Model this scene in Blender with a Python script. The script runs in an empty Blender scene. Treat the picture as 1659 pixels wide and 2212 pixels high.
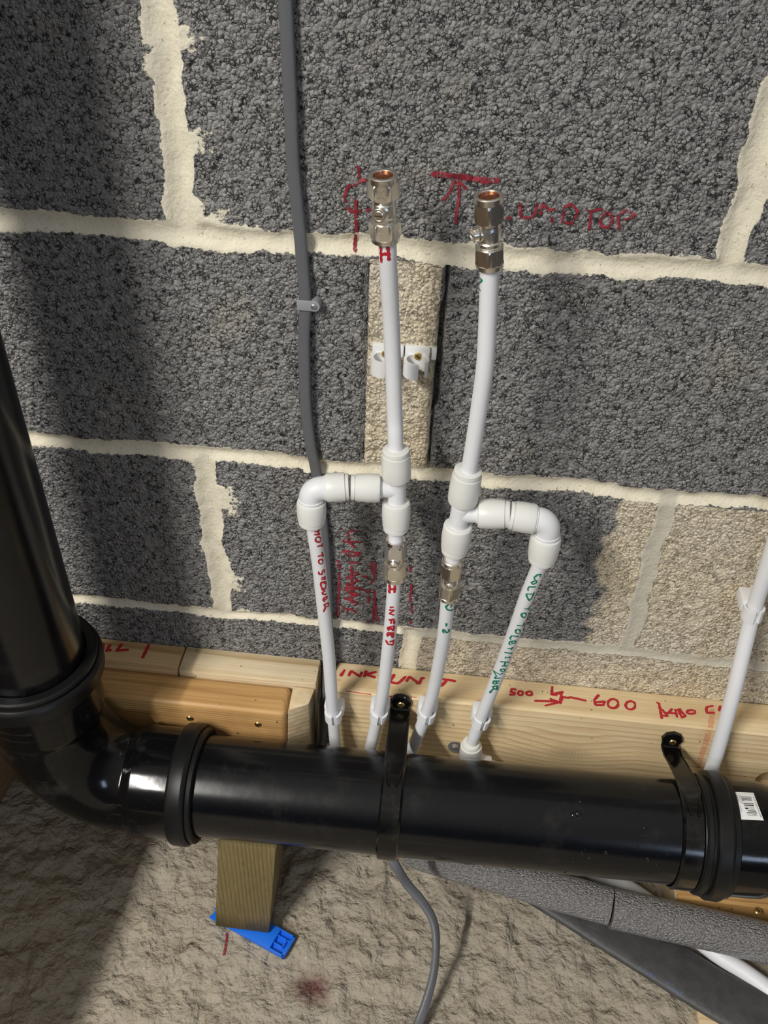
import bpy, bmesh, math, random
import numpy as np
from mathutils import Vector, Matrix
from mathutils.bvhtree import BVHTree

random.seed(7)
rng = np.random.default_rng(11)
SC = bpy.context.scene
COL = SC.collection

# ------------------------------------------------------------------ camera
FPX, PITCH, YAW, ROLL = 1949.949, .6760, -.0688, -.0470
CAM = np.array([.2296, -.7198, 1.0985])


def cam_axes(p, y, r):
    f = np.array([math.sin(y)*math.cos(p), math.cos(y)*math.cos(p), -math.sin(p)])
    rt = np.array([math.cos(y), -math.sin(y), 0.]); dn = np.cross(f, rt)
    c, s = math.cos(r), math.sin(r)
    return np.array([c*rt+s*dn, -s*rt+c*dn, f])


AX = cam_axes(PITCH, YAW, ROLL)
cd = bpy.data.cameras.new('camera'); cam = bpy.data.objects.new('camera', cd); COL.objects.link(cam)
cd.sensor_fit = 'VERTICAL'; cd.sensor_height = 36.; cd.lens = FPX*36./2212.
cd.clip_start = .02
m = Matrix(((AX[0][0], -AX[1][0], -AX[2][0], CAM[0]), (AX[0][1], -AX[1][1], -AX[2][1], CAM[1]),
            (AX[0][2], -AX[1][2], -AX[2][2], CAM[2]), (0, 0, 0, 1)))
cam.matrix_world = m
SC.camera = cam

# ------------------------------------------------------------------ light
W = bpy.data.worlds.new('world'); SC.world = W; W.use_nodes = True
wn = W.node_tree.nodes; wl = W.node_tree.links; wn.clear()
wo = wn.new('ShaderNodeOutputWorld'); wb = wn.new('ShaderNodeBackground'); wl.new(wb.outputs[0], wo.inputs[0])
wt = wn.new('ShaderNodeTexCoord'); ws = wn.new('ShaderNodeSeparateXYZ'); wr = wn.new('ShaderNodeValToRGB')
wm = wn.new('ShaderNodeMath'); wm.operation = 'MULTIPLY_ADD'; wm.inputs[1].default_value = .5; wm.inputs[2].default_value = .5
wl.new(wt.outputs['Generated'], ws.inputs[0]); wl.new(ws.outputs['Z'], wm.inputs[0]); wl.new(wm.outputs[0], wr.inputs[0])
wl.new(wr.outputs[0], wb.inputs[0])
el = wr.color_ramp.elements
el[0].position = .30; el[0].color = (.035, .03, .027, 1)
el[1].position = .95; el[1].color = (.80, .77, .72, 1)
e = el.new(.50); e.color = (.040, .048, .075, 1)
e = el.new(.60); e.color = (.10, .105, .13, 1)
e = el.new(.74); e.color = (.55, .53, .50, 1)
wb.inputs[1].default_value = .52


def area(name, loc, target, sx, sy, power, col, spread=180):
    l = bpy.data.lights.new(name, 'AREA'); l.shape = 'RECTANGLE'; l.size = sx; l.size_y = sy
    l.energy = power; l.color = col; l.spread = math.radians(spread)
    o = bpy.data.objects.new(name, l); COL.objects.link(o); o.location = loc
    return o


# the LED batten under the ceiling, running away from the block wall
tube = area('led_batten', (-1.05, -2.1, 2.34), None, .06, 1.7, 118, (1., .965, .905))
tube.rotation_euler = (0, 0, math.radians(-6.3))
# daylight from a window across the room
win = area('window_daylight', (2.3, -4.2, 1.55), None, 1.0, .55, 20, (.62, .76, 1.))
win.rotation_euler = (Vector((.3, 0, .4))-Vector((2.3, -4.2, 1.55))).to_track_quat('-Z', 'Y').to_euler()

SC.cycles.max_bounces = 5; SC.cycles.diffuse_bounces = 3; SC.cycles.glossy_bounces = 3; SC.cycles.adaptive_threshold = .025
SC.view_settings.view_transform = 'Standard'; SC.view_settings.look = 'None'
SC.view_settings.exposure = 0.0; SC.view_settings.gamma = 1.0; SC.view_settings.use_curve_mapping = False


# ------------------------------------------------------------------ picking helpers
def ray(px, py):
    return np.array([(px-829.5)/FPX, (py-1106)/FPX, 1.]) @ AX


def at(px, py, y=None, z=None):
    d = ray(px, py)
    t = (y-CAM[1])/d[1] if y is not None else (z-CAM[2])/d[2]
    return CAM+d*t


def depth(p):
    return float((np.asarray(p)-CAM) @ AX[2])


# ------------------------------------------------------------------ mesh helpers
class MB:
    def __init__(s): s.v = []; s.f = []; s.n = 0

    def add(s, vf):
        V, F = vf
        s.v += [tuple(map(float, p)) for p in V]
        s.f += [tuple(i+s.n for i in f) for f in F]
        s.n += len(V); return s


REG = {}


def link(name, vf, mat, parent=None, angle=38, loc=None):
    V, F = (vf.v, vf.f) if isinstance(vf, MB) else vf
    V = [tuple(map(float, p)) for p in V]
    o0 = np.zeros(3)
    p = parent
    while p is not None:
        o0 += np.array(p.location); p = p.parent
    L = np.array(loc, float) if loc is not None else np.zeros(3)
    me = bpy.data.meshes.new(name)
    off = o0+L
    me.from_pydata([(a-off[0], b-off[1], c-off[2]) for a, b, c in V], [], F)
    me.validate()
    bm = bmesh.new(); bm.from_mesh(me); bmesh.ops.recalc_face_normals(bm, faces=bm.faces); bm.to_mesh(me); bm.free()
    me.shade_smooth()
    if angle is not None:
        me.set_sharp_from_angle(angle=math.radians(angle))
    me.materials.append(mat)
    o = bpy.data.objects.new(name, me); COL.objects.link(o)
    o.location = L
    if parent is not None: o.parent = parent
    REG[o.name] = (V, F)
    return o


def thing(name, label, cat, loc=(0, 0, 0), group=None):
    o = bpy.data.objects.new(name, None); COL.objects.link(o); o.location = loc
    o.empty_display_size = .02
    o['label'] = label; o['category'] = cat
    if group: o['group'] = group
    return o


def tag(o, label, cat, group=None):
    o['label'] = label; o['category'] = cat
    if group: o['group'] = group
    return o


def nrm(v):
    v = np.asarray(v, float); return v/np.linalg.norm(v)


def catmull(P, sub):
    P = [np.asarray(p, float) for p in P]
    if len(P) == 2 or sub <= 1:
        return [P[0]+(P[-1]-P[0])*k/max(sub, 1) for k in range(max(sub, 1)+1)] if len(P) == 2 else P
    Q = [2*P[0]-P[1]]+P+[2*P[-1]-P[-2]]
    out = []
    for i in range(1, len(Q)-2):
        p0, p1, p2, p3 = Q[i-1:i+3]
        for k in range(sub):
            t = k/sub
            out.append(.5*(2*p1+(p2-p0)*t+(2*p0-5*p1+4*p2-p3)*t*t+(3*p1-p0-3*p2+p3)*t**3))
    out.append(P[-1]); return out


def sweep(P, r, seg=28, sub=8, normal=None, flat=None, caps=True):
    """tube along P; r scalar or one radius per control point; flat=(half width, half thickness) with a normal"""
    pts = catmull(P, sub); n = len(pts)
    if np.isscalar(r): R = [r]*n
    else:
        R = list(np.interp(np.linspace(0, len(P)-1, n), range(len(P)), r))
    T = [nrm(pts[min(i+1, n-1)]-pts[max(i-1, 0)]) for i in range(n)]
    V, F = [], []
    N = np.array([0, -1., 0]) if abs(T[0][1]) < .9 else np.array([0, 0, 1.])
    for i in range(n):
        if normal is not None:
            N = np.asarray(normal, float) if np.ndim(normal) == 1 else np.array([np.interp(i/(n-1)*(len(normal)-1), range(len(normal)), [q[k] for q in normal]) for k in range(3)])
        N = nrm(N-T[i]*(N@T[i])); B = np.cross(T[i], N)
        for k in range(seg):
            a = 2*math.pi*k/seg
            if flat:
                c, s = math.cos(a), math.sin(a); q = 2.8
                u = math.copysign(abs(c)**(2/q), c)*flat[0]; w = math.copysign(abs(s)**(2/q), s)*flat[1]
                V.append(pts[i]+B*u+N*w)
            else:
                V.append(pts[i]+R[i]*(math.cos(a)*B+math.sin(a)*N))
    for i in range(n-1):
        for k in range(seg):
            k2 = (k+1) % seg
            F.append((i*seg+k, i*seg+k2, (i+1)*seg+k2, (i+1)*seg+k))
    if caps:
        F.append(tuple(range(seg))[::-1]); F.append(tuple((n-1)*seg+k for k in range(seg)))
    return V, F


def frame(d, up=None):
    d = nrm(d); u = np.array([0, -1., 0]) if up is None else np.asarray(up, float)
    if abs(d@u) > .95: u = np.array([0, 0, 1.])
    n = nrm(u-d*(d@u)); return d, n, np.cross(d, n)


def lathe(p0, p1, prof, seg=40, hexa=None, rot=0., up=None, close=False):
    """revolve prof [(t fraction of p0->p1, radius)]; hexa=R clips to a hexagon of circumradius R"""
    p0 = np.asarray(p0, float); p1 = np.asarray(p1, float); L = np.linalg.norm(p1-p0)
    d, n, b = frame(p1-p0, up); V, F = [], []
    if hexa:
        seg = 72; rot = round(rot/(math.pi/36))*(math.pi/36)
    for t, r in prof:
        for k in range(seg):
            a = 2*math.pi*k/seg
            rr = r
            if hexa:
                aa = (a-rot) % (math.pi/3)-math.pi/6
                rr = min(r, hexa*math.cos(math.pi/6)/math.cos(aa))
            V.append(p0+d*(t*L)+rr*(math.cos(a)*n+math.sin(a)*b))
    m_ = len(prof)
    for i in range(m_-1):
        for k in range(seg):
            k2 = (k+1) % seg
            F.append((i*seg+k, i*seg+k2, (i+1)*seg+k2, (i+1)*seg+k))
    if close:
        for k in range(seg):
            k2 = (k+1) % seg
            F.append(((m_-1)*seg+k, (m_-1)*seg+k2, k2, k))
    else:
        if prof[0][1] > 0: F.append(tuple(range(seg))[::-1])
        if prof[-1][1] > 0: F.append(tuple((m_-1)*seg+k for k in range(seg)))
    return V, F


def hexa8(c, bevel=.002, segs=2):
    """c: 8 corners, bottom 4 in order then top 4"""
    bm = bmesh.new(); vs = [bm.verts.new(tuple(map(float, p))) for p in c]
    for f in ((3, 2, 1, 0), (4, 5, 6, 7), (0, 1, 5, 4), (1, 2, 6, 5), (2, 3, 7, 6), (3, 0, 4, 7)):
        bm.faces.new([vs[i] for i in f])
    bmesh.ops.recalc_face_normals(bm, faces=bm.faces)
    if bevel:
        bmesh.ops.bevel(bm, geom=list(bm.edges), offset=bevel, segments=segs, profile=.5, affect='EDGES')
    bm.verts.ensure_lookup_table()
    V = [tuple(v.co) for v in bm.verts]; F = [tuple(v.index for v in f.verts) for f in bm.faces]
    bm.free(); return V, F


def box(x0, x1, y0, y1, z0, z1, bevel=.002, segs=2):
    return hexa8([(x0, y0, z0), (x1, y0, z0), (x1, y1, z0), (x0, y1, z0), (x0, y0, z1), (x1, y0, z1), (x1, y1, z1), (x0, y1, z1)], bevel, segs)


def arc_band(c, axis, r0, r1, h, a0, a1, seg=40, ref=(1, 0, 0)):
    """C-shaped band round an axis; angles in degrees from ref, turning about axis"""
    d = nrm(axis); n = nrm(np.asarray(ref)-d*(np.asarray(ref)@d)); b = np.cross(d, n)
    V, F = [], []
    for k in range(seg+1):
        a = math.radians(a0+(a1-a0)*k/seg); e_ = math.cos(a)*n+math.sin(a)*b
        for r, s in ((r0, -.5), (r1, -.5), (r1, .5), (r0, .5)):
            V.append(np.asarray(c)+e_*r+d*h*s)
    for k in range(seg):
        for j in range(4):
            j2 = (j+1) % 4
            F.append((k*4+j, k*4+j2, k*4+4+j2, k*4+4+j))
    F.append((0, 1, 2, 3)); q = seg*4; F.append((q+3, q+2, q+1, q)); return V, F


def screw_head(c, out, r=.0042, up=None):
    """domed crosshead: disc, rim and recessed cross"""
    mb = MB(); c = np.asarray(c, float); d, n, b = frame(out, up)
    mb.add(lathe(c, c+d*.0016, [(0, r*.7), (0, r), (.5, r), (1, r*.8), (1, 0)], 24, up=up))
    return mb


def screw_cross(c, out, r=.0042, up=None):
    mb = MB(); c = np.asarray(c, float); d, n, b = frame(out, up)
    for u, w in ((n, b), (b, n)):
        u = nrm(u+.5*w); w = nrm(np.cross(d, u))
        q = []
        for s in (.0013, .0019):
            for i, j in ((-1, -1), (1, -1), (1, 1), (-1, 1)):
                q.append(c+d*s+u*i*r*.6+w*j*r*.13)
        mb.add(hexa8(q, 0))
    return mb


# ------------------------------------------------------------------ ink on surfaces
def Zm(ox, oy, s, strokes):
    return [[(ox+x/s, oy+y/s) for x, y in st] for st in strokes]


def oval(cx, cy, rx, ry, n=14):
    return [(cx+rx*math.cos(2*math.pi*k/n), cy+ry*math.sin(2*math.pi*k/n)) for k in range(n+1)]


def bvh(obs):
    V, F = [], []
    for o in obs:
        v, f = REG[o.name]; k = len(V); V += v; F += [tuple(i+k for i in q) for q in f]
    return BVHTree.FromPolygons(V, F)


def ink(name, strokes, width, obs, mat, parent, lift=.0004, ends=True):
    """felt-pen strokes that lie on the surface of obs; width in picture pixels"""
    tree = bvh(obs); mb = MB(); o = Vector(CAM)
    for st in strokes:
        P = []
        for (x0, y0), (x1, y1) in zip(st[:-1], st[1:]):
            n = max(1, int(math.hypot(x1-x0, y1-y0)/1.6))
            P += [(x0+(x1-x0)*k/n, y0+(y1-y0)*k/n) for k in range(n)]
        P.append(st[-1])
        run = []

        def flush(run):
            if len(run) < 2: return
            V, F = [], []
            for i, (p, nn) in enumerate(run):
                a = run[max(i-2, 0)][0]; b = run[min(i+2, len(run)-1)][0]
                t = nrm(b-a) if np.linalg.norm(b-a) > 1e-9 else np.array([1., 0, 0])
                s = nrm(np.cross(nn, t)); hw = width*depth(p)/FPX/2*(1+.18*math.sin(i*.9+p[0]*900))
                if i in (0, len(run)-1): hw *= .6
                c = p+nn*lift
                V += [c-s*hw, c+nn*.00012, c+s*hw]
            for i in range(len(run)-1):
                F += [(i*3, i*3+1, i*3+4, i*3+3), (i*3+1, i*3+2, i*3+5, i*3+4)]
            mb.add((V, F))
        for q in P:
            h, nn, _, _ = tree.ray_cast(o, Vector(nrm(ray(*q))))
            if h is None: flush(run); run = []; continue
            nn = np.array(nn)
            if nn@(CAM-np.array(h)) < 0: nn = -nn
            run.append((np.array(h), nn))
        flush(run)
    return link(name, mb, mat, parent, angle=None)


def patch(cor, u0, u1, v0, v1, obs, lift, nu=8, nv=8):
    tree = bvh(obs); V, F = [], []
    (ax, ay), (bx, by), (cx, cy), (dx, dy) = cor
    for j in range(nv+1):
        for i in range(nu+1):
            u = u0+(u1-u0)*i/nu; v = v0+(v1-v0)*j/nv
            x = (1-v)*((1-u)*ax+u*bx)+v*((1-u)*dx+u*cx); y = (1-v)*((1-u)*ay+u*by)+v*((1-u)*dy+u*cy)
            h, nn, _, _ = tree.ray_cast(Vector(CAM), Vector(nrm(ray(x, y))))
            nn = np.array(nn)
            if nn@(CAM-np.array(h)) < 0: nn = -nn
            V.append(np.array(h)+nn*lift)
    for j in range(nv):
        for i in range(nu):
            k = j*(nu+1)+i; F.append((k, k+1, k+nu+2, k+nu+1))
    return V, F


# ------------------------------------------------------------------ materials
class NT:
    def __init__(s, name):
        s.m = bpy.data.materials.new(name); s.m.use_nodes = True; s.t = s.m.node_tree
        s.t.nodes.clear(); s.out = s.n('ShaderNodeOutputMaterial'); s.b = s.n('ShaderNodeBsdfPrincipled')
        s.l(s.b.outputs[0], s.out.inputs[0])

    def n(s, k, **kw):
        x = s.t.nodes.new(k)
        for a, v in kw.items(): setattr(x, a, v)
        return x

    def l(s, a, b): s.t.links.new(a, b)

    def val(s, sock, v):
        if isinstance(v, (int, float)): sock.default_value = v
        elif isinstance(v, tuple): sock.default_value = v
        else: s.l(v, sock)

    def math(s, op, a, b=0., c=0., clamp=False):
        x = s.n('ShaderNodeMath', operation=op, use_clamp=clamp)
        s.val(x.inputs[0], a); s.val(x.inputs[1], b); s.val(x.inputs[2], c); return x.outputs[0]

    def obj(s): return s.n('ShaderNodeTexCoord').outputs['Object']

    def map(s, v, sc=(1, 1, 1), lo=(0, 0, 0)):
        x = s.n('ShaderNodeMapping'); s.l(v, x.inputs[0]); x.inputs['Scale'].default_value = sc; x.inputs['Location'].default_value = lo
        return x.outputs[0]

    def noise(s, v, scale, detail=4, rough=.55, col=False):
        x = s.n('ShaderNodeTexNoise'); s.l(v, x.inputs['Vector']); x.inputs['Scale'].default_value = scale
        x.inputs['Detail'].default_value = detail; x.inputs['Roughness'].default_value = rough
        return x.outputs['Color' if col else 'Fac']

    def vor(s, v, scale, feature='F1', out='Distance'):
        x = s.n('ShaderNodeTexVoronoi', feature=feature); s.l(v, x.inputs['Vector']); x.inputs['Scale'].default_value = scale
        return x.outputs[out]

    def ramp(s, f, *st):
        x = s.n('ShaderNodeValToRGB'); s.l(f, x.inputs[0]); e_ = x.color_ramp.elements
        while len(e_) < len(st): e_.new(.5)
        for q, (p, c) in zip(e_, st):
            q.position = p; q.color = (c, c, c, 1) if isinstance(c, (int, float)) else (*c, 1)
        return x.outputs[0]

    def mix(s, f, a, b, kind='MIX'):
        x = s.n('ShaderNodeMix', data_type='RGBA', blend_type=kind); s.val(x.inputs[0], f)
        for i, v in ((6, a), (7, b)):
            if isinstance(v, tuple): x.inputs[i].default_value = (*v, 1) if len(v) == 3 else v
            else: s.l(v, x.inputs[i])
        return x.outputs[2]

    def warp(s, v, scale, amt):
        c = s.noise(v, scale, 2, col=True); x = s.n('ShaderNodeVectorMath', operation='MULTIPLY_ADD')
        s.l(c, x.inputs[0]); x.inputs[1].default_value = (amt,)*3; s.l(v, x.inputs[2]); return x.outputs[0]

    def bump(s, h, dist, strength=1., chain=None):
        x = s.n('ShaderNodeBump'); s.l(h, x.inputs['Height']); x.inputs['Distance'].default_value = dist; x.inputs['Strength'].default_value = strength
        if chain is not None: s.l(chain, x.inputs['Normal'])
        s.l(x.outputs[0], s.b.inputs['Normal']); return x.outputs[0]

    def set(s, **kw):
        for k, v in kw.items():
            k = k.replace('_', ' ')
            sock = s.b.inputs[k]
            if isinstance(v, tuple) and len(v) == 3 and k in ('Base Color', 'Specular Tint'): v = (*v, 1)
            s.val(sock, v)
        return s.m


def plain(name, col, rough=.5, metal=0., bump=None, vary=.06, **kw):
    t = NT(name); o = t.obj()
    c = t.mix(t.noise(o, 60, 3), tuple(x*(1-vary) for x in col), tuple(min(1, x*(1+vary)) for x in col))
    if bump: t.bump(t.noise(o, bump[0], 3), bump[1])
    return t.set(Base_Color=c, Roughness=rough, Metallic=metal, **kw)


def mat_block():
    t = NT('concrete_block'); o = t.obj()
    at_ = t.n('ShaderNodeAttribute', attribute_name='mask'); sp = t.n('ShaderNodeSeparateColor'); t.l(at_.outputs['Color'], sp.inputs[0])
    mort, cream, grey = sp.outputs[0], sp.outputs[1], sp.outputs[2]
    w = t.warp(o, 160, .0035)
    fine = t.noise(o, 420, 3); med = t.noise(o, 70, 4)
    # crisp, ragged edge between mortar and block
    mm = t.math('ADD', mort, t.math('MULTIPLY', t.math('SUBTRACT', t.noise(o, 210, 4), .5), 1.15))
    mm = t.ramp(mm, (.47, 0.), (.60, 1.))
    cc = t.math('ADD', cream, t.math('MULTIPLY', t.math('SUBTRACT', t.noise(o, 120, 4), .5), .7))
    cc = t.ramp(cc, (.35, 0.), (.65, 1.))
    # aggregate
    w2 = t.warp(t.warp(o, 90, .004), 300, .0026)
    vs = t.n('ShaderNodeTexVoronoi', feature='F1'); t.l(w2, vs.inputs['Vector']); vs.inputs['Scale'].default_value = 285
    cellc = vs.outputs['Color']
    sx = t.n('ShaderNodeSeparateColor'); t.l(cellc, sx.inputs[0])
    ed = t.vor(w2, 285, 'DISTANCE_TO_EDGE')
    en = t.math('MULTIPLY', t.ramp(t.noise(o, 130, 4, .6), (.46, 0.), (.78, 1.)), .20)
    crev = t.ramp(t.math('SUBTRACT', ed, en), (-.075, 1.), (-.012, 0.))
    pit = t.ramp(t.noise(w, 200, 4, .7), (.355, 1.), (.42, 0.))
    dark = t.math('MAXIMUM', t.math('MULTIPLY', crev, .92), pit)
    g = t.mix(sx.outputs[0], (.266, .262, .256), (.420, .413, .402))
    g = t.mix(t.ramp(med, (.40, 0.), (.7, 1.)), g, (.285, .279, .27))
    g = t.mix(t.math('MULTIPLY', t.ramp(t.noise(o, 12, 4), (.56, 0.), (.75, 1.)), .5), g, (.46, .42, .33))
    g = t.mix(t.ramp(t.noise(o, 520, 1), (.77, 0.), (.81, 1.)), g, (.75, .75, .72))
    g = t.mix(dark, g, (.030, .029, .029))
    c = t.mix(sx.outputs[1], (.70, .61, .47), (.86, .77, .62))
    c = t.mix(t.ramp(t.noise(o, 6, 3), (.4, 0.), (.7, 1.)), c, (.82, .70, .49))
    c = t.mix(t.ramp(t.noise(o, 70, 2), (.72, 0.), (.75, 1.)), c, (.36, .30, .22))
    c = t.mix(t.math('MULTIPLY', dark, .72), c, (.19, .155, .105))
    blk = t.mix(cc, g, c)
    mo = t.mix(med, (.74, .68, .52), (.89, .835, .68))
    mo = t.mix(t.ramp(fine, (.26, 1.), (.36, 0.)), mo, (.35, .30, .2))
    mo = t.mix(grey, mo, t.mix(med, (.52, .49, .40), (.64, .60, .49)))
    col = t.mix(mm, blk, mo)
    h = t.math('ADD', t.math('MULTIPLY', vs.outputs['Distance'], -1.15), t.math('ADD', 1.1, t.math('MULTIPLY', t.noise(o, 260, 5, .65), .9)))
    h = t.math('SUBTRACT', h, t.math('MULTIPLY', dark, .6))
    h = t.math('MULTIPLY', h, t.math('SUBTRACT', 1., t.math('MULTIPLY', cc, .35)))
    hm = t.math('ADD', t.math('ADD', t.math('MULTIPLY', t.noise(o, 300, 4), .35), t.math('MULTIPLY', t.noise(o, 90, 3), .35)), .55)
    mx = t.n('ShaderNodeMix', data_type='FLOAT'); t.l(mm, mx.inputs[0]); t.l(h, mx.inputs[2]); t.l(hm, mx.inputs[3])
    t.bump(mx.outputs[0], .0030, 1.)
    return t.set(Base_Color=col, Roughness=.92, Specular_IOR_Level=.25)


def mat_floor(stain):
    t = NT('tamped_concrete'); o = t.obj()
    c = t.mix(t.noise(o, 22, 5), (.29, .25, .19), (.465, .412, .325))
    c = t.mix(t.ramp(t.noise(o, 9, 4), (.45, 0.), (.7, 1.)), c, (.38, .34, .275))
    c = t.mix(t.math('MULTIPLY', t.ramp(t.noise(o, 150, 4), (.30, 1.), (.42, 0.)), .55), c, (.19, .15, .10))
    c = t.mix(t.ramp(t.noise(o, 330, 1), (.77, 0.), (.80, 1.)), c, (.75, .72, .64))
    d = t.n('ShaderNodeVectorMath', operation='DISTANCE'); t.l(t.warp(o, 45, .02), d.inputs[0]); d.inputs[1].default_value = (stain[0]+.01, stain[1]+.01, .01)
    s = t.math('MULTIPLY', t.ramp(d.outputs['Value'], (.008, 1.), (.028, 0.)), t.math('ADD', t.noise(o, 190, 3), .35))
    c = t.mix(s, c, (.13, .035, .035))
    a = t.warp(o, 25, .022)
    h = t.math('ADD', t.math('MULTIPLY', t.noise(a, 62, 3, .5), 1.), t.math('MULTIPLY', t.vor(t.warp(o, 45, .022), 42, 'SMOOTH_F1'), .8))
    h = t.math('ADD', h, t.math('ADD', t.math('MULTIPLY', t.noise(o, 210, 4, .6), .22), t.math('MULTIPLY', t.noise(o, 600, 2), .06)))
    t.bump(h, .0105, 1.)
    return t.set(Base_Color=c, Roughness=.85, Specular_IOR_Level=.3)


def mat_wood(name, light, dark, axis='X', center=(0, .10, -.30), freq=190., knot=None, wear=None, rough=.6):
    t = NT(name); o = t.obj()
    sc = {'X': (.09, 1, 1), 'Z': (1, 1, .09), 'Y': (1, .09, 1)}[axis]
    a = t.map(o, sc); a = t.warp(a, 14, .012); a = t.warp(a, 90, .0012)
    p = t.n('ShaderNodeSeparateXYZ'); t.l(a, p.inputs[0])
    u, v = {'X': ('Y', 'Z'), 'Z': ('X', 'Y'), 'Y': ('X', 'Z')}[axis]
    c0 = {'X': (center[1], center[2]), 'Z': (center[0], center[1]), 'Y': (center[0], center[2])}[axis]
    du = t.math('SUBTRACT', p.outputs[u], c0[0]); dv = t.math('SUBTRACT', p.outputs[v], c0[1])
    r = t.math('SQRT', t.math('ADD', t.math('MULTIPLY', du, du), t.math('MULTIPLY', dv, dv)))
    kc = None
    if knot:
        q = t.n('ShaderNodeSeparateXYZ'); t.l(t.warp(o, 60, .006), q.inputs[0])
        kx = t.math('MULTIPLY', t.math('SUBTRACT', q.outputs['X'], knot[0]), .62); kz = t.math('SUBTRACT', q.outputs['Z'], knot[1])
        kd = t.math('SQRT', t.math('ADD', t.math('MULTIPLY', kx, kx), t.math('MULTIPLY', kz, kz)))
        kc = t.ramp(kd, (.004, 1.), (.020, 0.))
        r = t.math('ADD', r, t.math('MULTIPLY', t.ramp(kd, (.0, 1.), (.05, 0.)), .02))
        r2 = t.math('MULTIPLY', kd, 1.)
    f = t.math('FRACT', t.math('MULTIPLY', r, freq))
    g = t.ramp(f, (0., 0.), (.55, .25), (.88, 1.), (1., .05))
    fib = t.noise(t.map(o, {'X': (9, 500, 500), 'Z': (500, 500, 9), 'Y': (500, 9, 500)}[axis]), 1., 3)
    col = t.mix(t.math('MULTIPLY', g, t.ramp(t.noise(a, 30, 2), (.3, .35), (.7, 1.))), light, dark)
    col = t.mix(t.math('MULTIPLY', t.ramp(fib, (.35, 1.), (.6, 0.)), .35), col, dark)
    col = t.mix(t.math('MULTIPLY', t.ramp(t.noise(o, 8, 3), (.4, 0.), (.7, 1.)), .3), col, dark)
    col = t.mix(t.ramp(t.noise(o, 150, 1), (.755, 0.), (.77, 1.)), col, (.10, .07, .045))
    if kc is not None:
        rr = t.math('FRACT', t.math('MULTIPLY', r2, 420.))
        col = t.mix(t.math('MULTIPLY', kc, .8), col, t.mix(rr, tuple(x*.75 for x in light), tuple(x*.6 for x in dark)))
    if wear:
        col = t.mix(t.math('MULTIPLY', t.ramp(t.math('ADD', t.math('MULTIPLY', p_z(t, o), 1.), t.math('MULTIPLY', t.noise(t.map(o, (1, 1, .15)), 150, 2), .02)), (wear[0], 1.), (wear[1], 0.)), .8), col, tuple(x*.45 for x in dark))
    hh = t.math('ADD', t.math('MULTIPLY', fib, .6), t.math('MULTIPLY', g, -.3))
    t.bump(hh, .0006, .6)
    return t.set(Base_Color=col, Roughness=rough, Specular_IOR_Level=.35)


def p_z(t, o):
    q = t.n('ShaderNodeSeparateXYZ'); t.l(o, q.inputs[0]); return q.outputs['Z']


def mat_black(name, rough, dust=.35, col=(.0065, .0068, .0078), spec=.40):
    t = NT(name); o = t.obj()
    sp = t.ramp(t.noise(o, 520, 1), (.765, 0.), (.79, 1.))
    cl = t.ramp(t.noise(o, 17, 5, .65), (.54, 0.), (.80, 1.))
    ds = t.math('MULTIPLY', t.math('MAXIMUM', t.math('MULTIPLY', sp, t.math('ADD', cl, .25)), t.math('MULTIPLY', cl, t.math('MULTIPLY', t.noise(o, 190, 4), .30))), dust)
    sc = t.math('MULTIPLY', t.ramp(t.noise(t.map(o, (3, 160, 160)), 1., 3), (.66, 0.), (.72, 1.)), .05*dust)
    ds = t.math('ADD', ds, sc)
    c = t.mix(ds, col, (.42, .39, .34))
    r = t.math('ADD', t.math('MULTIPLY', ds, .5), t.math('ADD', rough, t.math('MULTIPLY', t.noise(o, 40, 4), .08)))
    t.bump(t.noise(o, 45, 3), .0004, .25)
    return t.set(Base_Color=c, Roughness=r, Specular_IOR_Level=spec)


def mat_foam():
    t = NT('grey_foam'); o = t.obj(); a = t.map(o, (.65, 1, 1))
    v = t.vor(t.warp(a, 260, .003), 560); n = t.noise(a, 330, 4)
    c = t.mix(t.ramp(v, (.1, 0.), (.75, 1.)), (.36, .35, .35), (.17, .165, .165))
    h = t.math('SUBTRACT', n, t.math('MULTIPLY', v, .8)); t.bump(h, .0030, 1.)
    return t.set(Base_Color=c, Roughness=.24, Specular_IOR_Level=.9)


def mat_ink(name, col, breakup=0., alpha=1., sc=300):
    t = NT(name); o = t.obj()
    c = t.mix(t.noise(o, 130, 3), tuple(x*.75 for x in col), tuple(min(1, x*1.25) for x in col))
    if breakup:
        t.set(Alpha=t.math('MULTIPLY', t.ramp(t.noise(o, sc, 3), (breakup-.05, 0.), (breakup+.05, 1.)), alpha))
    return t.set(Base_Color=c, Roughness=.6)


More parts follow.
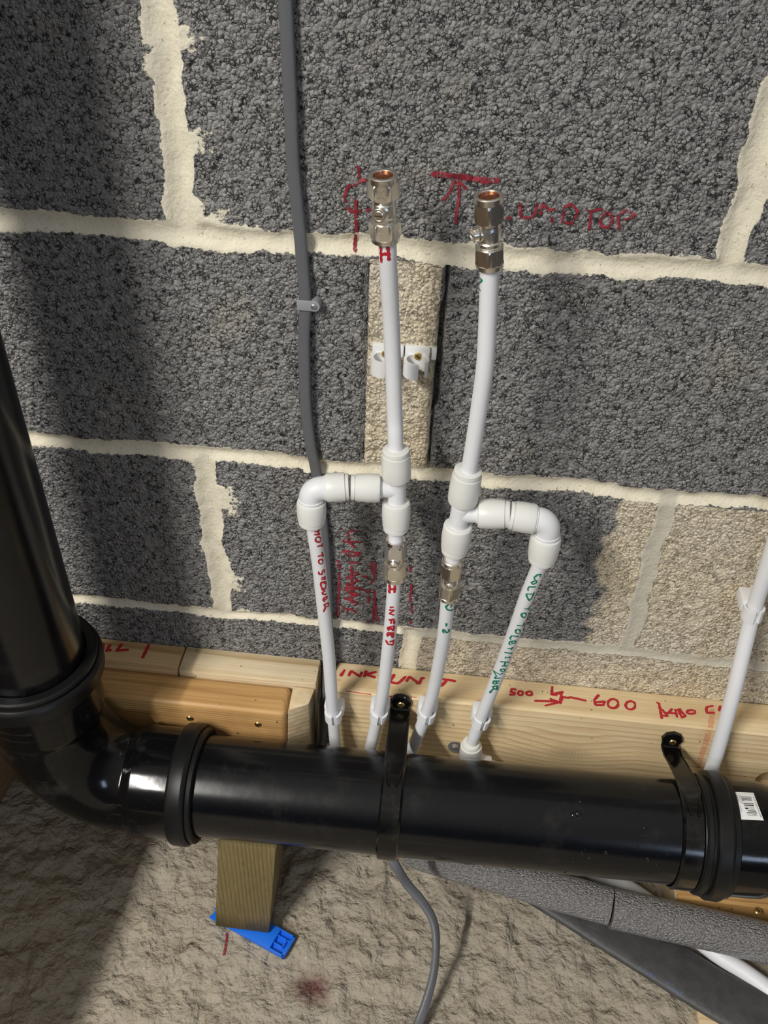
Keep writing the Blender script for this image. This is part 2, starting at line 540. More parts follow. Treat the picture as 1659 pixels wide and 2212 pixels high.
M = {}
M['block'] = mat_block()
STAIN = at(672, 2128, z=0)
M['floor'] = mat_floor(STAIN)
M['pine'] = mat_wood('pine', (.84, .68, .43), (.52, .35, .16), knot=(at(1232, 1622, y=-.0465)[0], at(1232, 1622, y=-.0465)[2]), freq=125)
M['pine_pale'] = mat_wood('pale_pine', (.84, .72, .50), (.48, .34, .17), freq=230)
M['pine_shaded'] = mat_wood('shaded_pine', (.72, .52, .28), (.38, .22, .08), freq=230)  # pine darkened to tan: shadow on the left rail put into its colour
M['pine_orange'] = mat_wood('orange_pine', (.68, .42, .17), (.30, .13, .035), freq=300, rough=.42)
def mat_end():
    t = NT('sawn_end_grain'); o = t.obj(); p = t.n('ShaderNodeSeparateXYZ'); t.l(t.warp(o, 60, .004), p.inputs[0])
    f = t.math('FRACT', t.math('MULTIPLY', t.math('ADD', p.outputs['Z'], t.math('MULTIPLY', p.outputs['X'], .15)), 150.))
    c = t.mix(t.ramp(f, (.0, 0.), (.7, .3), (.95, 1.)), (.80, .66, .44), (.48, .34, .18)); c = t.mix(t.ramp(t.noise(o, 90, 3), (.4, 0.), (.7, .8)), c, (.62, .44, .22))
    t.bump(f, .0016, .8); return t.set(Base_Color=c, Roughness=.8)


M['end'] = mat_end()
M['post'] = mat_wood('treated_softwood', (.215, .165, .070), (.095, .068, .027), axis='Z', center=(-1.4, -.6, 0), freq=210, wear=(.026, .050))
M['board'] = mat_wood('brown_board', (.42, .27, .14), (.27, .16, .08), axis='Y', freq=90)
M['black'] = mat_black('black_soil_pipe', .165, .26, (.0026, .0029, .0040), .42)
M['gloss'] = mat_black('gloss_black_socket', .10, .55, (.0035, .0035, .004), .30)
M['rubber'] = mat_black('black_seal_ring', .36, .10, (.007, .007, .0075), .28)
M['strap'] = mat_black('black_strap', .12, .4, (.004, .004, .004))
M['white'] = plain('white_pipe_plastic', (.80, .81, .83), .42, bump=(900, .0001), vary=.03, Specular_IOR_Level=.4)
M['cap'] = plain('push_fit_plastic', (.79, .79, .755), .38, vary=.04)
M['nylon'] = plain('translucent_nylon', (.83, .835, .84), .4, vary=.03)
M['nickel'] = plain('nickel_plate', (.88, .84, .765), .30, 1., bump=(350, .00012))
M['chrome'] = plain('chrome_plate', (.80, .80, .81), .18, 1.)
M['copper'] = plain('copper', (.62, .20, .07), .25, 1.)
M['brass'] = plain('brass', (.80, .58, .22), .3, 1.)
M['recess'] = plain('screw_recess', (.05, .035, .012), .6)
M['steel'] = plain('galvanised_steel', (.42, .44, .46), .4, .9)
M['drop'] = plain('water_on_black', (.005, .005, .006), .03, Specular_IOR_Level=.5)
M['cable'] = plain('grey_cable_sheath', (.125, .130, .140), .42, bump=(300, .0002))
M['clipgrey'] = plain('grey_plastic', (.30, .31, .33), .42)
M['foam'] = mat_foam()
M['hose'] = plain('dusty_black_rubber', (.060, .060, .061), .55, bump=(160, .0006), vary=.5)
M['dpm'] = plain('black_membrane', (.018, .018, .020), .3)
M['blue'] = plain('blue_plastic', (.012, .16, .78), .38, bump=(500, .0002))
M['label'] = plain('label_paper', (.86, .86, .86), .45)
M['print'] = plain('label_print', (.03, .03, .03), .6)
M['printgrey'] = plain('label_grey_print', (.45, .46, .48), .6)
M['red'] = mat_ink('red_marker', (.46, .016, .025))
M['redwall'] = mat_ink('red_marker_on_block', (.27, .018, .032), .395)
M['redfaint'] = mat_ink('faint_red_bleed', (.80, .22, .14), .40, .28, 90)
M['green'] = mat_ink('green_marker', (.003, .21, .12))
M['blueink'] = mat_ink('blue_print', (.10, .14, .30), .42, .7)


# ------------------------------------------------------------------ structure: wall
def vnoise(x, z, s, seed):
    r = np.random.default_rng(seed); n = 256; g = r.random((n, n))
    u = x*s+1000.; w = z*s+1000.; i = np.floor(u).astype(int); j = np.floor(w).astype(int); a = u-i; b = w-j
    a = a*a*(3-2*a); b = b*b*(3-2*b); i0, i1, j0, j1 = i % n, (i+1) % n, j % n, (j+1) % n
    return (g[i0, j0]*(1-a)+g[i1, j0]*a)*(1-b)+(g[i0, j1]*(1-a)+g[i1, j1]*a)*b


def sst(a, b, x):
    t = np.clip((x-a)/(b-a), 0, 1); return t*t*(3-2*t)


def grid_mesh(name, X, Y, Zc, mat, attr=None):
    ny, nx = X.shape; V = np.stack([X, Y, Zc], -1).reshape(-1, 3)
    i = np.arange(ny-1)[:, None]*nx+np.arange(nx-1)[None]
    Fq = np.stack([i, i+1, i+nx+1, i+nx], -1).reshape(-1, 4)
    me = bpy.data.meshes.new(name); me.vertices.add(len(V)); me.vertices.foreach_set('co', V.astype(np.float32).ravel())
    me.loops.add(Fq.size); me.loops.foreach_set('vertex_index', Fq.astype(np.int32).ravel())
    me.polygons.add(len(Fq)); me.polygons.foreach_set('loop_start', np.arange(0, Fq.size, 4, dtype=np.int32))
    me.polygons.foreach_set('loop_total', np.full(len(Fq), 4, np.int32))
    me.update(calc_edges=True); me.validate(); me.shade_smooth(); me.materials.append(mat)
    if attr is not None:
        a = me.color_attributes.new('mask', 'FLOAT_COLOR', 'POINT')
        a.data.foreach_set('color', attr.reshape(-1, 4).astype(np.float32).ravel())
    o = bpy.data.objects.new(name, me); COL.objects.link(o)
    o['kind'] = 'structure'
    return o, V, Fq


def axis_pts(a, b, c0, c1, fine, coarse):
    return np.concatenate([np.arange(a, c0, coarse), np.arange(c0, c1, fine), np.arange(c1, b+coarse, coarse)])


xs = axis_pts(-.95, 1.45, -.30, .86, .0028, .02); zs = axis_pts(0., 1.75, .26, 1.08, .0028, .02)
X, Zw = np.meshgrid(xs, zs)
wob = (vnoise(X, Zw, 28, 1)-.5)*.010+(vnoise(X, Zw, 90, 2)-.5)*.006
wob2 = (vnoise(X, Zw, 30, 3)-.5)*.010+(vnoise(X, Zw, 85, 4)-.5)*.006
mort = np.zeros_like(X); grey = np.zeros_like(X); cream = np.zeros_like(X); prof = np.zeros_like(X); raise_ = np.zeros_like(X)


def hjoint(z0, x0, x1, hw, g=0., rec=.004):
    global mort, grey, prof
    d = np.abs(Zw-z0+wob*.55); inx = (X >= x0) & (X <= x1)
    k = np.where(inx, 1-sst(hw-.0045, hw+.0045, d), 0); mort = np.maximum(mort, k); grey = np.maximum(grey, np.where(inx, k*g, 0))
    prof = np.maximum(prof, np.where(inx, rec*np.clip(1-(d/hw)**2, 0, 1), 0))


def vjoint(x0, z0, z1, hl, hr, g=0., rec=.004, tilt=0.):
    global mort, grey, prof
    xx = X-x0-tilt*(Zw-z0)+wob2*.7; d = np.where(xx < 0, -xx/hl, xx/hr); inz = (Zw >= z0) & (Zw <= z1)
    k = np.where(inz, 1-sst(.72, 1.28, d), 0); mort = np.maximum(mort, k); grey = np.maximum(grey, np.where(inz, k*g, 0))
    prof = np.maximum(prof, np.where(inz, rec*np.clip(1-(d*1.1)**2, 0, 1), 0))


for k in range(-1, 6):
    z0 = .35+.225*k
    if k == 0:
        hjoint(z0, -2, .205, .0072); hjoint(z0, .205, 3, .0075, .8, .0015)
    elif k == 1: hjoint(z0-.002, -2, 3, .0088)
    elif k == 2: hjoint(z0, -2, 3, .0095)
    else: hjoint(z0, -2, 3, .009)
for xx in (-.45, 0., .45, .90):
    vjoint(xx, .8, 1.025, .0125, .0125); vjoint(xx, 1.25, 1.475, .013, .013)
for xx in (-.45, 0., .90): vjoint(xx, .35, .575, .010 if xx else .0135, .0095)
vjoint(.462, .35, .575, .010, .008, 1., .0012, tilt=-.02)
for xx in (-.225, .675): vjoint(xx, .575, .8, .012, .012)
for xx in (-.225, .675): vjoint(xx, 1.025, 1.25, .012, .012)
vjoint(.212, .0, .35, .006, .016)
# cream blocks and the cut strip
cw = wob*2.2+(vnoise(X, Zw, 18, 5)-.5)*.02
cream = np.maximum(cream, np.where((Zw > .35) & (Zw < .565), sst(.40, .425, X+cw+.06*(Zw-.46)*-1), 0))
cream = np.maximum(cream, np.where(Zw < .35, sst(.205, .222, X+cw*.3), 0))
strip = (X > .1585) & (X < .2195) & (Zw > .575) & (Zw < .792); cream = np.where(strip, .92, cream)
mort = np.where(strip & (Zw < .785) & (Zw > .586), 0, mort)
# mortar smeared over the cream block and beside the joints
sm = sst(.60, .72, vnoise(X, Zw, 24, 6))*np.exp(-((Zw-.80)/.03)**2)*.45+sst(.55, .7, vnoise(X, Zw, 40, 8))*np.exp(-((X-.005)/.028)**2)*((Zw > .8) | ((Zw > .35) & (Zw < .575)))*.85
sm += sst(.5, .65, vnoise(X, Zw, 20, 9))*np.exp(-((X-.455)/.045)**2)*((Zw > .35) & (Zw < .58))*.0
mort = np.clip(mort+sm, 0, 1)
gap = ((np.abs(X-(.2222+.0015*(Zw-.7)/.1)) < .0022) & (Zw > .577) & (Zw < .788))
rough_ = (vnoise(X, Zw, 260, 10)-.5)*.0022+(vnoise(X, Zw, 120, 11)-.5)*.0018+(vnoise(X, Zw, 9, 12)-.5)*.003
Yw = prof*1.0+rough_*(1-.75*mort)-.0012*np.clip(mort*(1-prof/.004), 0, 1)
Yw = np.where(gap, .018, Yw)
Yw = np.where(np.abs(X-.1575) < .0016, np.where((Zw > .58) & (Zw < .785), .006, Yw), Yw)
att = np.stack([mort, cream, grey, np.ones_like(X)], -1)
wall, WV, WF = grid_mesh('wall_back', X, Yw, Zw, M['block'], att)
REG['wall_back'] = ([tuple(v) for v in WV], [tuple(int(k) for k in f[::-1]) for f in WF])

# ------------------------------------------------------------------ structure: floor, left wall
fx = axis_pts(-.95, 1.45, -.34, .80, .004, .03); fy = axis_pts(-1.6, .0, -.46, 0., .004, .03)
FX, FY = np.meshgrid(fx, fy)
fz = (vnoise(FX, FY, 26, 20)-.5)*.006+(vnoise(FX*1.3, FY*.7, 60, 21)-.5)*.005+(vnoise(FX, FY, 140, 22)-.5)*.0022
fz -= .0062*np.abs(vnoise(FX, FY*.6, 45, 23)-.5)
fz -= fz.max()*.45
floor, FV, FF = grid_mesh('floor', FX, FY, fz, M['floor'])
REG['floor'] = ([tuple(v) for v in FV], [tuple(int(k) for k in f) for f in FF])
wl_ = link('wall_left', hexa8([(-.464, -1.35, 0), (-.316, -.004, 0), (-.334, -.004, 0), (-.482, -1.35, 0)] +
                              [(-.464, -1.35, .745), (-.316, -.004, .745), (-.334, -.004, .745), (-.482, -1.35, .745)], .001), M['board'])
wl_['kind'] = 'structure'

# ------------------------------------------------------------------ timbers
TZ = .288
t1 = link('timber_rail', box(.1335, 1.30, -.0465, -.001, .145, TZ, .003, 3), M['pine'])
tag(t1, 'long pale pine rail with red pen dimensions, carrying four white pipe clips', 'timber')
bpy.context.view_layer.update()
cut = bpy.data.meshes.new('cut'); cb = bmesh.new()
hc = at(1659, 1692, y=-.0465)+np.array([.004, 0, .004])
v_, f_ = lathe(hc+np.array([0, -.01, 0]), hc+np.array([0, .016, 0]), [(0, .0205), (1, .0205)], 48)
vs_ = [cb.verts.new(tuple(p)) for p in v_]
for q in f_: cb.faces.new([vs_[i] for i in q])
bmesh.ops.recalc_face_normals(cb, faces=cb.faces); cb.to_mesh(cut); cb.free()
co = bpy.data.objects.new('cut', cut); COL.objects.link(co)
bo = t1.modifiers.new('hole', 'BOOLEAN'); bo.operation = 'DIFFERENCE'; bo.object = co; bo.solver = 'EXACT'
dg = bpy.context.evaluated_depsgraph_get(); nm = bpy.data.meshes.new_from_object(t1.evaluated_get(dg))
t1.modifiers.clear(); t1.data = nm; bpy.data.objects.remove(co)
nm.shade_smooth(); nm.set_sharp_from_angle(angle=math.radians(30))
t2 = link('timber_rail', box(-.312, -.0505, -.040, -.001, .145, TZ-.0006, .002, 2), M['pine_shaded'])
tag(t2, 'shade-toned timber rail reading ALL in red pen, behind the upright black pipe', 'timber')
t3 = link('timber_rail', box(-.0490, .1135, -.0385, -.001, .145, TZ+.0004, .0025, 2), M['pine_pale'])
tag(t3, 'short pale timber rail left of the white pipes, behind the orange batten', 'timber')
t4 = thing('timber_batten', 'orange pine batten with rounded top edge and splintered sawn end, behind black elbow', 'timber', (-.10, -.062, .15))
BZ = .283
bat = link('batten', box(-.312, .0860, -.0825, -.0400, .150, BZ, .008, 5), M['pine_orange'], t4)
mb = MB(); mb.add(hexa8([(.0835, -.0830, .150), (.1130, -.0640, .150), (.1130, -.0405, .150), (.0835, -.0405, .150),
                         (.0865, -.0760, BZ-.0035), (.1085, -.0600, BZ-.006), (.1125, -.0405, BZ-.001), (.0865, -.0405, BZ-.0005)], .0022))
link('sawn_end', mb, M['end'], t4, angle=30)['label'] = 'pale splintered sawn end'
for p in ((410, 1551), (557, 1564)):
    c = at(*p, y=-.0830)
    s_ = link('screw', screw_head(c, (0, -1, .05), .0038), M['brass'], t4); link('screw_recess', screw_cross(c, (0, -1, .05), .0038), M['recess'], s_)
mb = MB(); mb.add(sweep([(.119, -.052, TZ-.004), (.1185, -.05, .26), (.118, -.052, .20), (.117, -.05, .15)], 1, 16, 6, normal=(1, 0, 0), flat=(.011, .0012)))
tag(link('membrane_strip', mb, M['dpm']), 'black damp membrane strip poking up in the gap between the two rails', 'membrane')
# sole plate under the pipe on the right
c = at(1480, 1925, z=.045)
sp_ = thing('sole_plate', 'orange pine sole plate on the floor under the right end of the black pipe', 'timber', (c[0]+.1, c[1]+.02, 0))
yb = c[1]+.052
link('plate', box(c[0]-.012, 1.05, c[1]-.012, yb, -.002, .047, .003, 2), M['pine_orange'], sp_)
mb = MB().add(box(c[0]-.0135, c[0]-.0115, c[1]-.011, yb-.001, 0, .046, .0006, 1))
link('end_grain', mb, M['end'], sp_)
q = at(1637, 1968, z=.0475); s_ = link('screw', screw_head(q, (0, 0, 1), .0045), M['brass'], sp_)
link('screw_recess', screw_cross(q, (0, 0, 1), .0045), M['recess'], s_)
c = at(1528, 2196, z=.004)
tag(link('timber_offcut', box(c[0]-.012, c[0]+.14, c[1]-.16, c[1]+.02, -.002, .008, .002), M['pine']), 'pine offcut on the floor under the black rubber hose, bottom right corner', 'timber')

# ------------------------------------------------------------------ black soil pipe run
AY = -.142


def axz(x): return .2199+.0166*x


def ax(x): return np.array([x, AY, axz(x)])


RP = .055
sp1 = thing('soil_pipe', 'long black soil pipe lying level across the foot of the wall', 'pipe', (.28, AY, .165))
pipe_h = link('pipe', lathe(ax(-.001), ax(.5425), [(0, .052), (0, RP), (1, RP), (1, .052)], 96, close=True), M['black'], sp1, angle=30)
va, vb = np.array([-.1588, AY, .404]), np.array([-.1755, AY, 1.30])
sp2 = thing('soil_pipe', 'upright black soil pipe rising at the left edge', 'pipe', tuple(va))
link('pipe', lathe(va, vb, [(0, .052), (0, RP), (1, RP), (1, .052)], 96, close=True), M['black'], sp2, angle=30)
# bend
be = thing('pipe_bend', 'black socketed elbow joining the upright and the level soil pipe', 'pipe fitting', (-.10, AY, .16))
pts, rad = [], []
z_top = .392
ez, exx = .322, -.0765
vx = lambda z: -.1575-.0185*(z-.335)
for z, r in ((z_top, .0605), (.335, .0605), (.331, .0603), (.326, .0572), (ez, .0568)):
    pts.append((vx(z), AY, z)); rad.append(r)
cx_, cz_ = exx, ez
rx, rz = exx-vx(ez), ez-axz(exx)
for k in range(1, 24):
    a = math.pi/2*k/24
    pts.append((cx_-rx*math.cos(a), AY, cz_-rz*math.sin(a))); rad.append(.0568+.0015*math.sin(2*a))
for x, r in ((exx, .0568), (exx+.004, .0572), (exx+.009, .0603), (exx+.013, .0605), (-.015, .0605)):
    pts.append(tuple(ax(x))); rad.append(r)
bend = link('bend', sweep(pts, rad, 80, 1), M['gloss'], be, angle=30)


def ring(p0, p1, parent, R=.0665, ri=.0552, mat='rubber', step=False):
    k = R-.0668
    prof = [(0, .0605), (0, .0640+k), (.05, .0655+k), (.12, .0664+k), (.60, .0668+k), (.69, .0656+k), (.75, .0640+k), (.77, .0612+k), (.84, .0609+k), (.86, .0630+k), (.96, .0626+k), (1., .0604+k), (1., ri+.0012), (.9, ri)]
    if step:
        prof = [(0, ri), (0, .0608), (.05, .0626), (.17, .0631), (.21, .0608), (.29, .0608), (.32, .0652), (.38, .0668), (.70, .0673), (.77, .0662), (.80, .0640), (.97, .0632), (1, .0618), (1, .0603)]
    return link('socket_ring', lathe(p0, p1, prof, 96), M[mat], parent, angle=25)


ring((vx(.383), AY, .383), (vx(.412), AY, .412), be, .0705)
ring(ax(-.0235), ax(.0035), be, .0668)
# right coupling
cpl = thing('pipe_coupling', 'black push-fit pipe socket with a white barcode label at the right edge', 'pipe fitting', tuple(ax(.60)-np.array([0, 0, .06])))
cbod = link('socket', lathe(ax(.556), ax(.90), [(0, .0605), (.13, .0605), (.150, .0600), (.185, .0562), (.2, .0552), (1, .0552)], 96), M['gloss'], cpl, angle=30)
ring(ax(.5390), ax(.5730), cpl, .0672, step=True)
link('inner_seal', lathe(ax(.5380), ax(.5410), [(0, .0550), (0, .0585), (.5, .0592), (1, .0585), (1, .055)], 96), M['rubber'], cpl, angle=30)
lc = Zm(1560, 1690, 16.76, [[(290, 345), (1130, 385), (1505, 1385), (640, 1345)]])[0]
lab = link('label', patch(lc, 0, 1, 0, 1, [cbod], .0003, 10, 14), M['label'], cpl); lab['label'] = 'white barcode label'
mb = MB()
for v0, v1, u0, u1 in ((.16, .185, .42, .95), (.215, .235, .42, .95), (.265, .29, .42, .93), (.30, .315, .42, .55), (.345, .35, .5, .9), (.40, .425, .42, .95), (.455, .49, .42, .93), (.53, .542, .43, .9),
                       (.56, .62, .42, .6), (.575, .585, .6, .9), (.61, .62, .6, .9), (.66, .69, .5, .93), (.725, .75, .42, .95), (.775, .79, .42, .9), (.795, .805, .7, .9), (.83, .84, .43, .95)):
    mb.add(patch(lc, u0*.93, u1*.87, v0, v1, [cbod], .0005, 6, 1))
for k in range(13):
    v = .17+k*.058; mb.add(patch(lc, .90, .965, v, v+.018, [cbod], .0005, 2, 1))
link('barcode', mb, M['print'], lab, angle=None)
mb = MB()
for u, v0, v1 in ((.12, .05, .14), (.16, .2, .3), (.22, .12, .36), (.29, .12, .42), (.19, .5, .72), (.14, .86, .89), (.36, .1, .42)):
    mb.add(patch(lc, u, u+.03, v0, v1, [cbod], .0005, 1, 5))
link('small_print', mb, M['printgrey'], lab, angle=None)


# drops of water on the pipe near the slanted bracket
for k in range(26):
    x = float(rng.uniform(.40, .512)); a = math.radians(float(rng.uniform(100, 215))); r = float(rng.uniform(.0007, .0026))*(1.4 if k < 3 else 1)
    n_ = np.array([0, math.cos(a), math.sin(a)]); p_ = ax(x)+n_*(RP-.0002)
    link('water_drop', lathe(p_, p_+n_*r*.55, [(0, r), (.35, r*.95), (.7, r*.7), (.95, r*.3), (1, 0)], 18), M['drop'], sp1, angle=None)


# brackets
def bracket(x_top, x_ring, z_top, label, wid=.0215, tilt=0., corner=False):
    root = thing('pipe_bracket', label, 'bracket', (x_ring, -.05, axz(x_ring)-.06), group=None)
    cz = axz(x_ring); R = .0568
    path = [(-.0490, z_top), (-.0490, z_top-.007), (-.0494, z_top-.012), (-.053, z_top-.0150)]
    tp = cz+R; ya, za = -.066, z_top-.0125
    path += [(ya, za)]+[(ya+(-.128-ya)*k/4, za+(tp-.001-za)*(k/4)**.85) for k in (1, 2, 3)]
    for k in range(0, 41):
        a = math.radians(90-14+k*(250/40)); path.append((AY+R*math.cos(a), cz+R*math.sin(a)))
    n = len(path); V, F = [], []
    Ls = np.cumsum([0]+[math.hypot(path[i+1][0]-path[i][0], path[i+1][1]-path[i][1]) for i in range(n-1)])
    for i, (y, z) in enumerate(path):
        f = min(1, Ls[i]/max(Ls[8], 1e-6)); x = x_top+(x_ring-x_top)*f
        a = path[max(i-1, 0)]; b = path[min(i+1, n-1)]; ty, tz = nrm((b[0]-a[0], b[1]-a[1]))
        ny, nz = (tz, -ty)  # left normal, away from the wall / pipe
        if (y-AY)*ny+(z-cz)*nz < 0 and i > 8: ny, nz = -ny, -nz
        if i <= 8 and (ny > .05 if i < 4 else nz < 0): ny, nz = -ny, -nz
        w = wid if i > 7 else wid*.93
        for s_, q in ((-1, 0), (-.82, .0026), (.82, .0026), (1, 0)):
            V.append((x+s_*w/2, y+ny*(q), z+nz*(q)))
    for i in range(n-1):
        for j in range(4):
            j2 = (j+1) % 4; F.append((i*4+j, i*4+j2, i*4+4+j2, i*4+4+j))
    F.append((0, 1, 2, 3)); q = (n-1)*4; F.append((q+3, q+2, q+1, q))
    mb = MB().add((V, F))
    # rounded head round the screw
    hd = np.array([x_top, -.0472, z_top-.002])
    if corner:
        pr = [(0, wid*.53), (.85, wid*.53), (1, wid*.47)]; mb.add(lathe(hd, hd+np.array([0, -.0046, 0]), pr, 8))
    else:
        mb.add(lathe(hd, hd+np.array([0, -.0046, 0]), [(0, wid*.5), (.75, wid*.5), (1, wid*.43)], 40))
    link('strap', mb, M['strap'], root, angle=28)
    # stiffening ribs on the arm
    mb = MB()
    for s_ in (-1, 1):
        P = []
        for i in range(3, 14):
            f = min(1, Ls[i]/Ls[8]); P.append((x_top+(x_ring-x_top)*f+s_*wid*(.44 if i < 9 else .44-.055*(i-8)), path[i][0]-.001, path[i][1]+.0028))
        mb.add(sweep(P, .0014, 10, 2))
    link('rib', mb, M['strap'], root)
    c_ = np.array([x_top+.0004, -.0519, z_top-.004]); s2 = link('screw', screw_head(c_, (0, -1, .1), .0042), M['brass'], root)
    link('screw_recess', screw_cross(c_, (0, -1, .1), .0042), M['recess'], s2)
    return root


bracket(at(866, 1515, y=-.049)[0], .2135, at(866, 1513, y=-.049)[2], 'black strap bracket with rounded tab screwed to the rail between the white pipes', .0235)
bracket(at(1452, 1596, y=-.049)[0], .5262, at(1452, 1594, y=-.049)[2], 'wet black strap bracket with slanted tab near the barcode label', .0225, corner=True)

# ------------------------------------------------------------------ white water pipes
PR = .0069


def pipe(name_label, P, r=PR, cat='pipe'):
    o = link('water_pipe', sweep(P, r, 32, 8), M['white']); tag(o, name_label, cat, 'white plastic water pipes'); return o


def seq(*q): return [at(a, b, y=c) for a, b, c in q]


def floorend(p, q, y):
    """carry a pipe straight on to the floor"""
    p, q = np.asarray(p), np.asarray(q); d = q-p; t = (.004-q[2])/d[2]; e_ = q+d*t*.9
    e_[1] = y; e_[2] = .004; m_ = q+d*t*.45; m_[1] = y
    return [m_, e_]


pA = seq((837, 512, -.073), (838, 560, -.072), (846, 716, -.060), (852, 882, -.056), (854, 940, -.059), (855, 1005, -.062))
pipeH = pipe('hot pipe marked H, upright between valve and tee', pA)
pB = seq((1057, 568, -.100), (1057, 600, -.100), (1053, 700, -.101), (1047.5, 792, -.102), (1035, 882, -.101), (1022, 965, -.100), (1008, 1045, -.099))
pipeC = pipe('tall cold pipe with green dabs, upright between right valve and right tee', pB)
q = seq((676, 1120, -.074), (680, 1160, -.074), (689, 1220, -.073), (699.5, 1319, -.070), (710.5, 1419, -.067), (716, 1499, -.0665), (722, 1578, -.0665), (725, 1612, -.0668))
pipe1 = pipe('leftmost lower pipe, red HOT TO SHOWER written down it', q+floorend(q[-2], q[-1], -.069))
q = seq((852, 1240, -.070), (848, 1305, -.070), (840, 1386, -.069), (827, 1495, -.067), (809, 1578, -.0668), (799, 1620, -.067))
pipe2 = pipe('lower pipe with red H INFEED under the left small valve', q+floorend(q[-2], q[-1], -.069))
q = seq((969, 1280, -.092), (967, 1300, -.091), (959, 1372, -.085), (949, 1430, -.077), (934, 1499, -.069), (907, 1577, -.0668), (888, 1622, -.067))
pipe3 = pipe('lower pipe with green C -2 under the right small valve', q+floorend(q[-2], q[-1], -.060))
q = seq((1173, 1200, -.101), (1164, 1225, -.100), (1138, 1288, -.095), (1114, 1356, -.088), (1089, 1423, -.078), (1062, 1493, -.070), (1035, 1560, -.0668), (1017, 1612, -.0668))
pipe4 = pipe('slanting pipe with green COLD TO TOILET/SHOWER lettering', q)
q = seq((1850, 640, -.024), (1730, 1000, -.024), (1690, 1120, -.024), (1653, 1240, -.0245), (1624, 1333, -.0275), (1586, 1490, -.054), (1553, 1610, -.0665), (1535, 1668, -.0675))
pipe5 = pipe('white pipe at the right edge, plain with no writing', q+floorend(q[-2], q[-1], -.070), .0078)
# pipe from the low elbow along the floor to the right
w0 = at(1016, 1652, y=-.0668)
q = [w0, w0+np.array([.03, 0, -.006]), w0+np.array([.075, -.0005, -.035]), w0+np.array([.12, -.001, -.11]), at(1290, 1894, z=.0125), at(1360, 1921, z=.0125), at(1470, 2000, z=.0125), at(1550, 2062, z=.0125), at(1606, 2098, z=.0125), at(1665, 2142, z=.0125), at(1750, 2215, z=.0125)]
pipe6 = pipe('white pipe lying on the floor behind the grey foam lagging', q, .0105)


# push-fit fittings
def cap(p0, p1, parent, R=.0134, entry=.0118, label=None):
    """p0 = pipe entry end, p1 = body end"""
    pr = [(0, PR*1.02), (.0, entry-.0012), (.02, entry), (.13, entry+.0003), (.14, entry-.0005), (.165, entry-.0005), (.175, entry+.0008), (.55, R), (.90, R-.0002), (.97, R-.0008), (1., R-.0022), (1., .0085)]
    o = link('collet_cap', lathe(p0, p1, pr, 48, close=False), M['cap'], parent, angle=32)
    return o


def cap_lines(p0, p1, parent, R=.0136): pass


def lerp(a, b, t): return np.asarray(a)+(np.asarray(b)-np.asarray(a))*t


def tee(T, O, B, S, label):
    root = thing('tee_fitting', label, 'pipe fitting', tuple(O), 'white push-fit tees')
    mb = MB(); r = .0083
    for E in (T, B, S):
        d = nrm(E-O); e1 = lerp(O, E, .62)
        mb.add(lathe(O-d*.002, e1, [(0, r*.5), (0, r), (.55, r), (.56, r+.0009), (.66, r+.0009), (.67, r+.0002), (.82, r+.0018), (1, r+.0022)], 40))
    mb.add(lathe(O+nrm(T-O)*.008, O-nrm(T-O)*.008, [(0, r*1.03), (1, r*1.03)], 40))
    link('body', mb, M['white'], root, angle=40)
    for E, f in ((T, .26), (B, .30), (S, .36)):
        cap(E, lerp(O, E, f), root)
    return root


tO = at(857, 1056, y=-.062)
tT, tB, tS = at(855, 970, y=-.062), at(855, 1144, y=-.066), at(757, 1053, y=-.067)
tee(tT, tO, tB, tS, 'left white push-fit tee under the pipe marked H')
uO = at(994, 1108, y=-.098); uT, uB, uS = at(1011.5, 1014, y=-.099), at(981, 1191, y=-.096), at(1102, 1111, y=-.099)
tee(uT, uO, uB, uS, 'right white push-fit tee under the tall cold pipe')


def elbow(S, Cn, E, label, fs=.30, fe=.36, r=.0112, body='white'):
    root = thing('elbow_fitting', label, 'pipe fitting', tuple(Cn), 'white push-fit elbows')
    a, b = lerp(Cn, S, fs*.9), lerp(Cn, E, fe*.75)
    pts = [lerp(Cn, S, fs*1.25), a]
    for k in range(1, 12):
        t = k/12; pts.append((1-t)**2*a+2*t*(1-t)*np.asarray(Cn)+t*t*b)
    pts += [b, lerp(Cn, E, fe*1.2)]
    mb = MB(); mb.add(sweep(pts, r, 40, 1))
    for p, d in ((lerp(Cn, S, fs), nrm(S-Cn)), (lerp(Cn, E, fe*.86), nrm(E-Cn))):
        mb.add(lathe(p-d*.0012, p+d*.0016, [(0, r), (.2, r+.0007), (.8, r+.0007), (1, r)], 40))
    link('body', mb, M[body], root, angle=40)
    cap(S, lerp(Cn, S, fs), root, .0136, .0124); cap(E, lerp(Cn, E, fe), root, .0138, .0122)
    return root


eC1 = at(672, 1056, y=-.073)
elbow(at(754, 1051, y=-.068), eC1, at(673.3, 1130, y=-.075), 'white push-fit elbow left of the left tee, above HOT TO SHOWER', .38, .34)
eC2 = at(1186, 1126, y=-.101)
elbow(at(1101, 1113, y=-.0995), eC2, at(1170, 1210, y=-.101), 'white push-fit elbow right of the right tee, above the slanting cold pipe', .33, .36)
# low elbow behind the soil pipe
lE = at(1018, 1604, y=-.0668)
e3 = thing('elbow_fitting', 'cream push-fit elbow low on the rail, half behind the black pipe', 'pipe fitting', tuple(w0), 'white push-fit elbows')
d_ = nrm(w0-lE); b0 = lE+d_*.030
link('body', sweep([lE+d_*.012, b0, b0+d_*.004+np.array([.004, 0, 0]), b0+d_*.006+np.array([.012, 0, 0]), b0+d_*.006+np.array([.022, 0, -.002])], .0105, 32, 4), M['cap'], e3)
link('collet_cap', lathe(lE, b0, [(0, PR), (0, .0095), (.04, .0104), (.12, .0108), (.14, .0100), (.18, .0122), (.6, .0134), (.95, .0134), (1, .0115)], 48), M['cap'], e3, angle=32)
